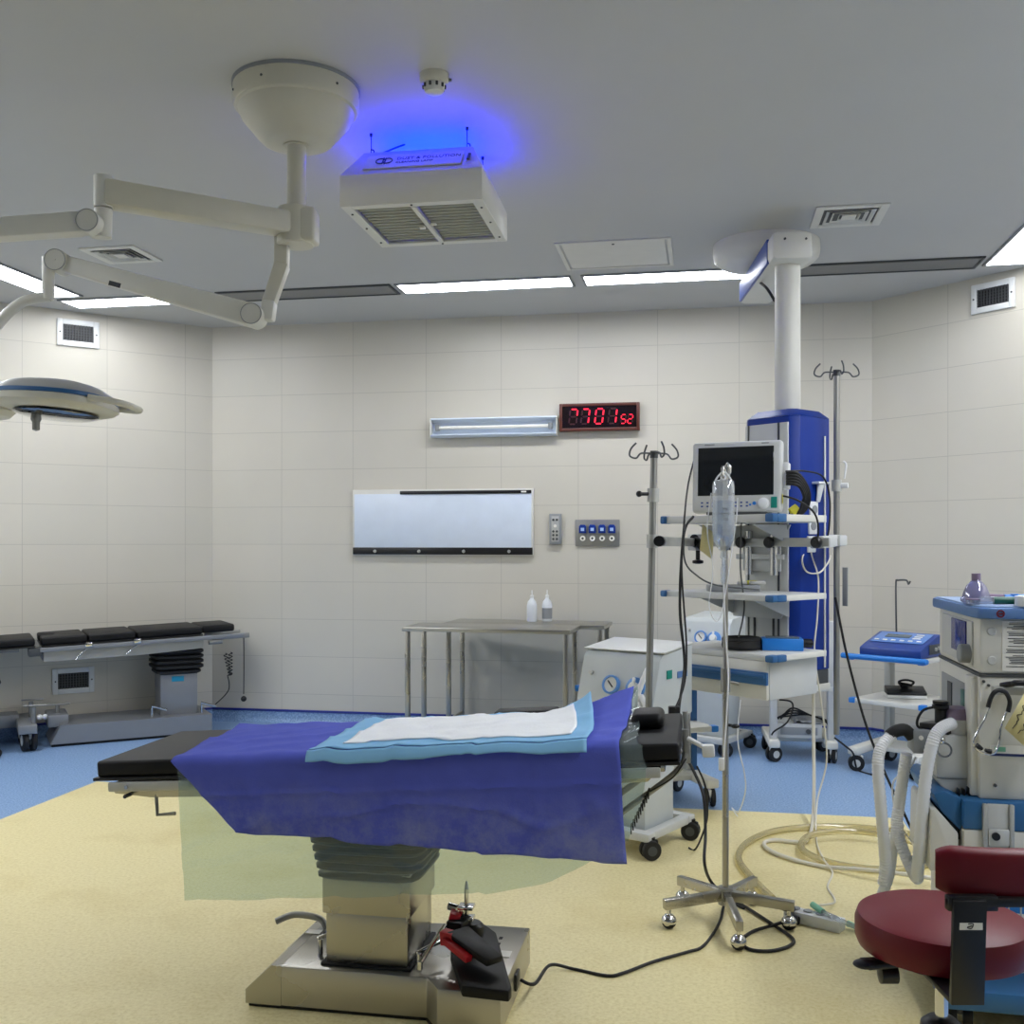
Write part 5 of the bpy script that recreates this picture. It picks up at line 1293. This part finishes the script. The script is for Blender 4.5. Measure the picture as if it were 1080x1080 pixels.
# breathing valve block sticking out to the left
vb = t.part('valve_block', MB().box(L(at(972, 780, 3.36)), (.07, .10, .075), .006), mid_grey)
t.part('valve_screw', MB().cyl(L(at(968, 775, 3.36)) + V((0, -.05, 0)), L(at(968, 775, 3.36)) + V((0, -.056, 0)), .007), paper_white, vb)
bv = MB(); bv.bar(L(at(976, 768, 3.38)), L(at(1006, 770, 3.30)), .07, .045); bv.cyl(L(at(992, 762, 3.32)), L(at(992, 740, 3.32)), .018); bv.lathe([(.02, 0), (.026, .004), (.026, .014), (.018, .018)], 20, L(at(992, 748, 3.32))); bv.lathe([(.016, 0), (.024, .003), (.024, .012), (.001, .014)], 20, L(at(992, 743, 3.32)))
bv.box(L(at(985, 778, 3.34)), (.08, .06, .05), .006)
t.part('breathing_valve', bv, black_plastic)
t.part('support_arm', MB().bar(L(at(978, 778, 3.36)), L(at(1012, 790, 3.36)), .05, .05), pale_grey)
t.part('chrome_ring', MB().ring([(.018, -.004), (.024, -.004), (.024, .004), (.018, .004)], 24, L(at(996, 791, 3.25)), (-.3, -1, .2)).ball(L(at(993, 781, 3.25)), .012), chrome)
t.part('glass_jar', MB().lathe([(.03, 0), (.034, .01), (.034, .08), (.026, .1)], 24, L(at(986, 826, 3.36))), clear_plastic)
t.part('elbow_connector', MB().tube([L(at(938, 776, 3.34)), L(at(945, 771, 3.34)), L(at(955, 770, 3.34)), L(at(962, 777, 3.34))], [.02] * 60, smooth=6), black_rubber)
t.part('sensor_cable', MB().tube([L(at(984, 746, 3.32)), L(at(974, 749, 3.33)), L(at(968, 758, 3.34)), L(at(968, 766, 3.35)), L(at(976, 770, 3.35))], .0045, seg=6), black_rubber)
def hose(pts, r=.022): return MB().tube([L(at(*p)) for p in pts], r, seg=12, smooth=16, ribs=.10)
hs1 = hose([(940, 776, 3.34), (929, 789, 3.32), (926, 810, 3.31), (929, 850, 3.31), (932, 885, 3.32), (934, 912, 3.34), (932, 932, 3.36)], .0195)
t.part('breathing_hose', hs1, tube_white)
t.part('breathing_hose', hose([(956, 795, 3.37), (953, 815, 3.38), (948, 850, 3.40), (946, 872, 3.40), (952, 895, 3.38), (963, 920, 3.34), (968, 927, 3.30)], .0195), tube_white)
t.part('breathing_hose', hose([(1004, 763, 3.28), (992, 769, 3.25), (984, 782, 3.24), (977, 815, 3.24), (973, 855, 3.24), (969, 905, 3.26), (967, 927, 3.30)], .020), tube_white)
t.part('breathing_hose', hose([(948, 868, 3.41), (942, 890, 3.42), (938, 920, 3.43), (930, 945, 3.44)], .0185), tube_white)
t.part('sample_line', MB().tube([L(at(966, 798, 3.38)), L(at(958, 812, 3.4)), L(at(942, 825, 3.44)), L(at(944, 855, 3.46)), L(at(954, 878, 3.46)), L(at(975, 900, 3.44)), L(at(985, 910, 3.4))], .003, seg=6), tube_white)

# stethoscope on the rail
t = Thing('stethoscope', 'stethoscope with black ear tubes hanging on the front rail of the anaesthesia machine', 'stethoscope', AMT.M @ V((.075, -.05, .80)), ROT)
def ST(px, py, y=3.10): return t.L(at(px, py, y))
t.part('metal_loop', MB().tube([ST(1044, 745), ST(1039, 758), ST(1031, 772), ST(1027, 782), ST(1030, 790), ST(1040, 795), ST(1049, 794), ST(1054, 782), ST(1056, 765), ST(1062, 750)], .0030, seg=8), chrome)
t.part('rubber_tube', MB().tube([ST(1042, 746), ST(1045, 736), ST(1049, 730), ST(1055, 728), ST(1061, 731), ST(1065, 740), ST(1063, 751)], .0068, seg=10), black_rubber)
t.part('ear_tip', MB().tube([ST(1030, 786), ST(1036, 790)], [.008, .005], smooth=0).tube([ST(1045, 793), ST(1039, 791)], [.008, .005], smooth=0), black_rubber)
# yellow note
t = Thing('paper_note', 'tilted yellow paper note with handwriting taped to the anaesthesia machine', 'note', at(1085, 770, 3.09), ROT)
c = MB(); q = [at(1059.5, 768, 3.11), at(1082, 728, 3.105), at(1115, 755, 3.07), at(1091, 797, 3.075)]
t.part('paper', MB().add([t.L(p) for p in q], [(0, 1, 2, 3)]), paper_yellow, solid=.0008)
hw = MB(); o = t.L(q[0]); ex = t.L(q[1]) - o; ey = t.L(q[3]) - o
random.seed(5)
for r in range(3):
    pts = []
    for k in range(16): pts.append(o + ex * (.12 + .05 * k) + ey * (.16 + .24 * r + .05 * random.uniform(-1, 1)) + V((0, -.0016, 0)))
    hw.tube(pts, .0011, seg=5, smooth=3)
t.part('handwriting', hw, ink)
# things on the tray
def TP(px, py, z=1.255): return onz(px, py, z)
tz = 1.2545
def TR(x, y): return AMT.M @ V((x, y, tz))
p = TR(.02, .12)
t = Thing('breathing_mask', 'clear lilac breathing mask standing on the anaesthesia machine tray', 'mask', p, 0)
t.part('cushion', MB().lathe([(.036, .0), (.046, .006), (.047, .016), (.040, .022), (.034, .016)], 32, (0, 0, 0)), clear_mask)
t.part('dome', MB().lathe([(.041, .02), (.038, .035), (.028, .058), (.016, .07), (.0145, .074)], 32), clear_mask, solid=.001)
t.part('connector', MB().lathe([(.013, .07), (.014, .072), (.014, .096), (.012, .096)], 24), lilac)
p = TR(.09, .035)
t = Thing('syringe', 'syringe with dark green barrel lying on the anaesthesia machine tray', 'syringe', p, ROT)
t.part('barrel', MB().cyl((-.04, 0, .014), (.035, 0, .014), .012), dark_green)
t.part('clear_end', MB().cyl((-.08, .0, .014), (-.04, 0, .014), .012), clear_plastic)
t.part('needle_cap', MB().cyl((.035, 0, .014), (.06, 0, .014), .008, .004), white_plastic)
p = TR(.135, -.005)
t = Thing('tape_roll', 'white roll of tape in front on the anaesthesia machine tray', 'tape', p, ROT)
t.part('roll', MB().ring([(.014, 0), (.034, 0), (.034, .03), (.014, .03)], 36), white_plastic)
t.part('tape_core', MB().ring([(.0125, .0), (.014, .0), (.014, .03), (.0125, .03)], 28), paper_white)
p = TR(.16, .14)
t = Thing('blue_connector', 'bright blue plastic connector at the back of the anaesthesia machine tray', 'connector', p, ROT)
t.part('body', MB().cyl((-.05, 0, .015), (.06, 0, .015), .014).cyl((-.02, 0, .015), (-.02, .0, .03), .012), handle_blue)
t.part('clear_sleeve', MB().cyl((-.09, .02, .016), (-.05, .0, .016), .013), lilac)
p = TR(-.0 + .035, .20)
t = Thing('lidded_dish', 'small clear lidded dish beside the lilac mask on the tray', 'dish', TR(-.004, .06), 0)
t.part('dish', MB().lathe([(.001, 0), (.02, 0), (.022, .014), (.02, .014), (.018, .003)], 24), clear_plastic)
t.part('lid', MB().lathe([(.001, .014), (.023, .014), (.023, .018), (.001, .019)], 24), lilac)
PB = AMT.M @ V((.18, -.11, .354))
for k, (x, y, z, m) in enumerate(((-.1, .0, .011, handle_blue), (.02, .01, .011, device_blue), (.13, -.01, .011, handle_blue), (-.04, 0, .036, white_plastic))):
    single('packet', 'white packet on top of the blue ones in the wire basket' if k == 3 else 'blue packet lying in the wire basket of the anaesthesia machine', 'packet', MB(Matrix.Translation(PB) @ Matrix.Rotation(ROT, 4, 'Z')).box((0, 0, 0), (.11, .07, .022), .006, 2, T3(x, y, z) @ Matrix.Rotation(.12 * k - .1, 4, 'Z')), m, 'packets in the wire basket')

# ================================================================ THINGS ON THE FLOOR
a0, a1 = onz(832, 969, .0), onz(886, 982, .0)
d = (a1 - a0); ps_a = math.atan2(d.y, d.x)
t = Thing('power_strip', 'grey white power strip on the floor beside the drip stand base', 'power strip', (a0 + a1) / 2, ps_a)
ln = d.length
bd_ = t.part('body', MB().box((0, 0, .022), (ln + .02, .06, .044), .004), white_plastic)
for k in range(4): t.part('socket', MB().cyl((-ln * .36 + ln * .24 * k, 0, .047), (-ln * .36 + ln * .24 * k, 0, .0495), .017), mid_grey, bd_)
t.part('plug', MB().box((-ln * .45, -.03, .052), (.05, .03, .025), .008).cyl((-ln * .45, -.05, .02), (-ln * .2, -.05, .02), .016), black_rubber)
t = Thing('connector_tube', 'thin clear tube with green ends lying against the power strip', 'tube', onz(892, 985, 0), 0)
t.part('tube', MB().tube([t.L(onz(868, 962, .055)), t.L(onz(885, 970, .055)), t.L(onz(903, 978, .02)), t.L(onz(912, 981, .012))], .009, seg=10), clear_plastic)
t.part('green_end', MB().cyl(t.L(onz(857, 954, .06)), t.L(onz(868, 962, .055)), .012), green_plastic, label='green tube end')
t.part('green_end', MB().cyl(t.L(onz(894, 974, .02)), t.L(onz(906, 979, .014)), .012, .009), green_plastic, label='green tube end')
def cable(name, label, pts, r, m, cat='cable', seg=8, ribs=0, sm=10):
    return single(name, label, cat, MB().tube(pts, r, seg=seg, smooth=sm, ribs=ribs), m)
fz = .006
def fl_(px, py, z=fz): return onz(px, py, z)
# big clear hose coil
hz = .016
def ell(c, rx, ry, a0, a1, n, z0=hz, z1=hz):
    return [V((c.x + rx * math.cos(R(a0 + (a1 - a0) * k / n)), c.y + ry * math.sin(R(a0 + (a1 - a0) * k / n)), z0 + (z1 - z0) * k / n)) for k in range(n + 1)]
cA = onz(893, 897, 0)
pts = [fl_(815, 948, hz), fl_(792, 925, hz), fl_(779, 905, hz)] 
pts += [fl_(788, 889, hz), fl_(815, 877, hz), fl_(860, 872, hz), fl_(910, 873, hz), fl_(955, 879, hz), fl_(985, 890, hz), fl_(990, 905, hz), fl_(965, 915, hz), fl_(925, 917, hz), fl_(880, 911, hz), fl_(850, 899, .03), fl_(846, 888, .03), fl_(862, 879, .045), fl_(905, 877, .045), fl_(950, 884, .045), fl_(985, 896, .03), fl_(1010, 905, hz)]
cable('floor_hose', 'thick clear hose coiled in wide loops on the yellow floor', pts, .0155, hose_clear, 'hose', 12)
cable('gas_hose', 'white hose hanging from the blue tower down to the floor loops', [at(858, 712, 5.62), at(858, 760, 5.60), at(858.5, 830, 5.45), at(857, 868, 5.2), fl_(851, 886, .02), fl_(838, 888, .012), fl_(818, 886, .012), fl_(806, 889, .012), fl_(812, 897, .012), fl_(835, 906, .012), fl_(870, 914, .012), fl_(920, 918, .04), fl_(975, 925, .04), fl_(1000, 930, .012)], .0095, cable_white, 'hose')
cable('power_cable', 'thin white cable from the tower socket down to the power strip', [at(853, 560, 5.40), at(856, 585, 5.36), at(863, 610, 5.3), at(862, 650, 5.25), at(859, 690, 5.22), at(866, 740, 5.3), at(872, 800, 5.35), at(862, 845, 5.3), fl_(861, 885), fl_(868, 905, .03), fl_(878, 920), fl_(873, 935), fl_(880, 948), fl_(878, 953, .02), fl_(862, 955, .03)], .0045, cable_white)
cable('power_cable', 'black cable looping from a socket on the blue tower', [at(852, 576, 5.42), at(846, 590, 5.3), at(851, 603, 5.25), at(864, 604, 5.25), at(873, 594, 5.3), at(876, 586, 5.35)], .0045, cable_white)['label'] = 'short white cable loop under the pendant clamp rail'
cable('power_cable', 'long black cable slanting from the right pole to the floor', [at(881, 630, 5.32), at(893, 690, 5.3), at(912, 760, 5.25), at(932, 812, 5.15), at(950, 850, 5.1), fl_(967, 885), fl_(985, 905)], .0065, black_rubber)
cable('monitor_cable', 'black cable hanging from the monitor left side down past the black clip', [at(733, 482, 5.25), at(726, 510, 5.15), at(722, 545, 4.86), at(719, 600, 4.8), at(724, 680, 4.75), at(722, 720, 4.7), at(712, 748, 4.55)], .0045, black_rubber)
cable('monitor_cable', 'thick black cable from the monitor down to the drip stand base', [at(731, 545, 5.0), at(721, 565, 4.84), at(717, 640, 4.80), at(722, 700, 4.75), at(716, 750, 4.6), at(719, 790, 4.5), at(730, 810, 4.45), at(742, 840, 4.4), at(744, 880, 4.35), at(743, 910, 4.25), fl_(750, 930, .015), fl_(765, 943, .012), fl_(795, 962, .008), fl_(815, 975), fl_(836, 990), fl_(832, 998), fl_(812, 1003), fl_(790, 1001), fl_(782, 992), fl_(795, 982), fl_(815, 976, .02), fl_(830, 971, .02)], .0065, black_rubber)
cable('monitor_cable', 'grey cable drooping from the monitor to the middle pendant shelf', [at(722, 548, 4.85), at(722, 590, 4.86), at(735, 607, 4.9), at(755, 617, 4.95), at(790, 621, 5.05), at(800, 622, 5.1)], .004, dark_grey)
single('cable_clip', 'small black clip box on the hanging cables behind the operating table', 'clip', MB().box(at(711, 750, 4.57), (.05, .035, .045), .006), black_plastic)
# cable bundle from the monitor's right side
for k in range(5):
    cable('monitor_cable', 'black cable in the thick bundle curving from the right side of the monitor', [at(829, 498 + 3 * k, 5.03), at(842, 500 + 3 * k, 5.02), at(852 - k, 515 + 2 * k, 5.05), at(853 - 1.6 * k, 530, 5.08), at(846 - k, 541, 5.10), at(832 - k, 544.5, 5.12 + .012 * k)], .0085, black_rubber)['group'] = 'black monitor cables in the bundle'
cable('monitor_cable', 'single black cable arching over the white holder on the tower', [at(829, 497, 5.03), at(850, 497, 5.1), at(868, 503, 5.2), at(875, 525, 5.22), at(874, 560, 5.2), at(868, 575, 5.2)], .0045, black_rubber)
cable('monitor_cable', 'black cable drooping across the front of the pendant top shelf rail', [at(826, 523, 5.03), at(842, 528, 5.0), at(858, 540, 5.02), at(863, 555, 5.05), at(862, 575, 5.1)], .005, black_rubber)
single('cable_tie', 'yellow tag tied round the monitor cable bundle', 'tag', MB().ring([(.022, -.02), (.026, -.02), (.026, .02), (.022, .02)], 16, at(838, 538.5, 5.12), (.7, 0, .5)), yellow_tag)
cable('table_power_cord', 'black power cord running over the yellow floor from the table base', [OTT.M @ V((.455, 0, .07)), OTT.M @ V((.50, -.0, .062)), fl_(580, 1018, .03), fl_(605, 1022), fl_(640, 1029), fl_(658, 1026), fl_(690, 1014), fl_(725, 1004), fl_(740, 999), fl_(752, 985), fl_(760, 970), fl_(766, 952), fl_(785, 958)], .0055, black_rubber, 'power cord')
cable('drainage_tube', 'thin clear tube hanging from the pendant shelf to the floor beside the drip stand', [at(781, 738, 5.0), at(778, 780, 4.95), at(785, 815, 5.0), at(786, 835, 5.1), fl_(779, 856, .02), fl_(772, 852, .02), fl_(778, 861, .01)], .003, tube_white, 'tube')
cable('pendant_tube', 'black and grey cable hanging behind the drip stand from the top shelf', [at(782, 548, 5.2), at(781, 600, 5.22), at(785, 640, 5.2), at(779, 672, 5.2)], .004, dark_grey)
cable('trolley_cable', 'black cable arching beneath the pendant drawer beside the rear trolley', [at(822, 738, 6.9), at(834, 740, 6.85), at(836, 748, 6.8), at(830, 762, 6.8), at(817, 771, 6.8), at(814, 775, 6.82)], .006, black_rubber)
cable('trolley_cable', 'black cable from the rear trolley trailing along the floor to the right', [at(880, 778, 6.6), at(893, 788, 6.55), at(900, 795, 6.5), fl_(905, 812, .01), fl_(925, 818, .01)], .006, black_rubber)
cable('table_cable', 'thin black cable dangling beside the right end of the operating table', [at(735, 808, 4.7), at(744, 830, 4.7), at(746, 860, 4.72), at(741, 880, 4.74), fl_(733, 896, .006), fl_(726, 894, .01)], .0045, black_rubber)

# ================================================================ WORLD, CAMERA, RENDER LOOK
w = bpy.data.worlds.new('world'); S.world = w; w.use_nodes = True
w.node_tree.nodes['Background'].inputs[0].default_value = (.6, .65, .7, 1); w.node_tree.nodes['Background'].inputs[1].default_value = .05
cam = bpy.data.cameras.new('camera'); co_ = bpy.data.objects.new('camera', cam); COL.objects.link(co_)
co_.location = (0, 0, H); co_.rotation_euler = (R(90), 0, 0)
cam.sensor_width = 36; cam.lens = 36 * F / 1080; cam.shift_y = (HY - 540) / 1080; cam.clip_start = .05
S.camera = co_
S.view_settings.view_transform = 'Standard'; S.view_settings.look = 'None'; S.view_settings.gamma = 1; S.view_settings.use_curve_mapping = False
S.view_settings.exposure = EXPOSURE
S.cycles.max_bounces = 10; S.cycles.transparent_max_bounces = 16; S.cycles.diffuse_bounces = 5
S.cycles.use_denoising = True
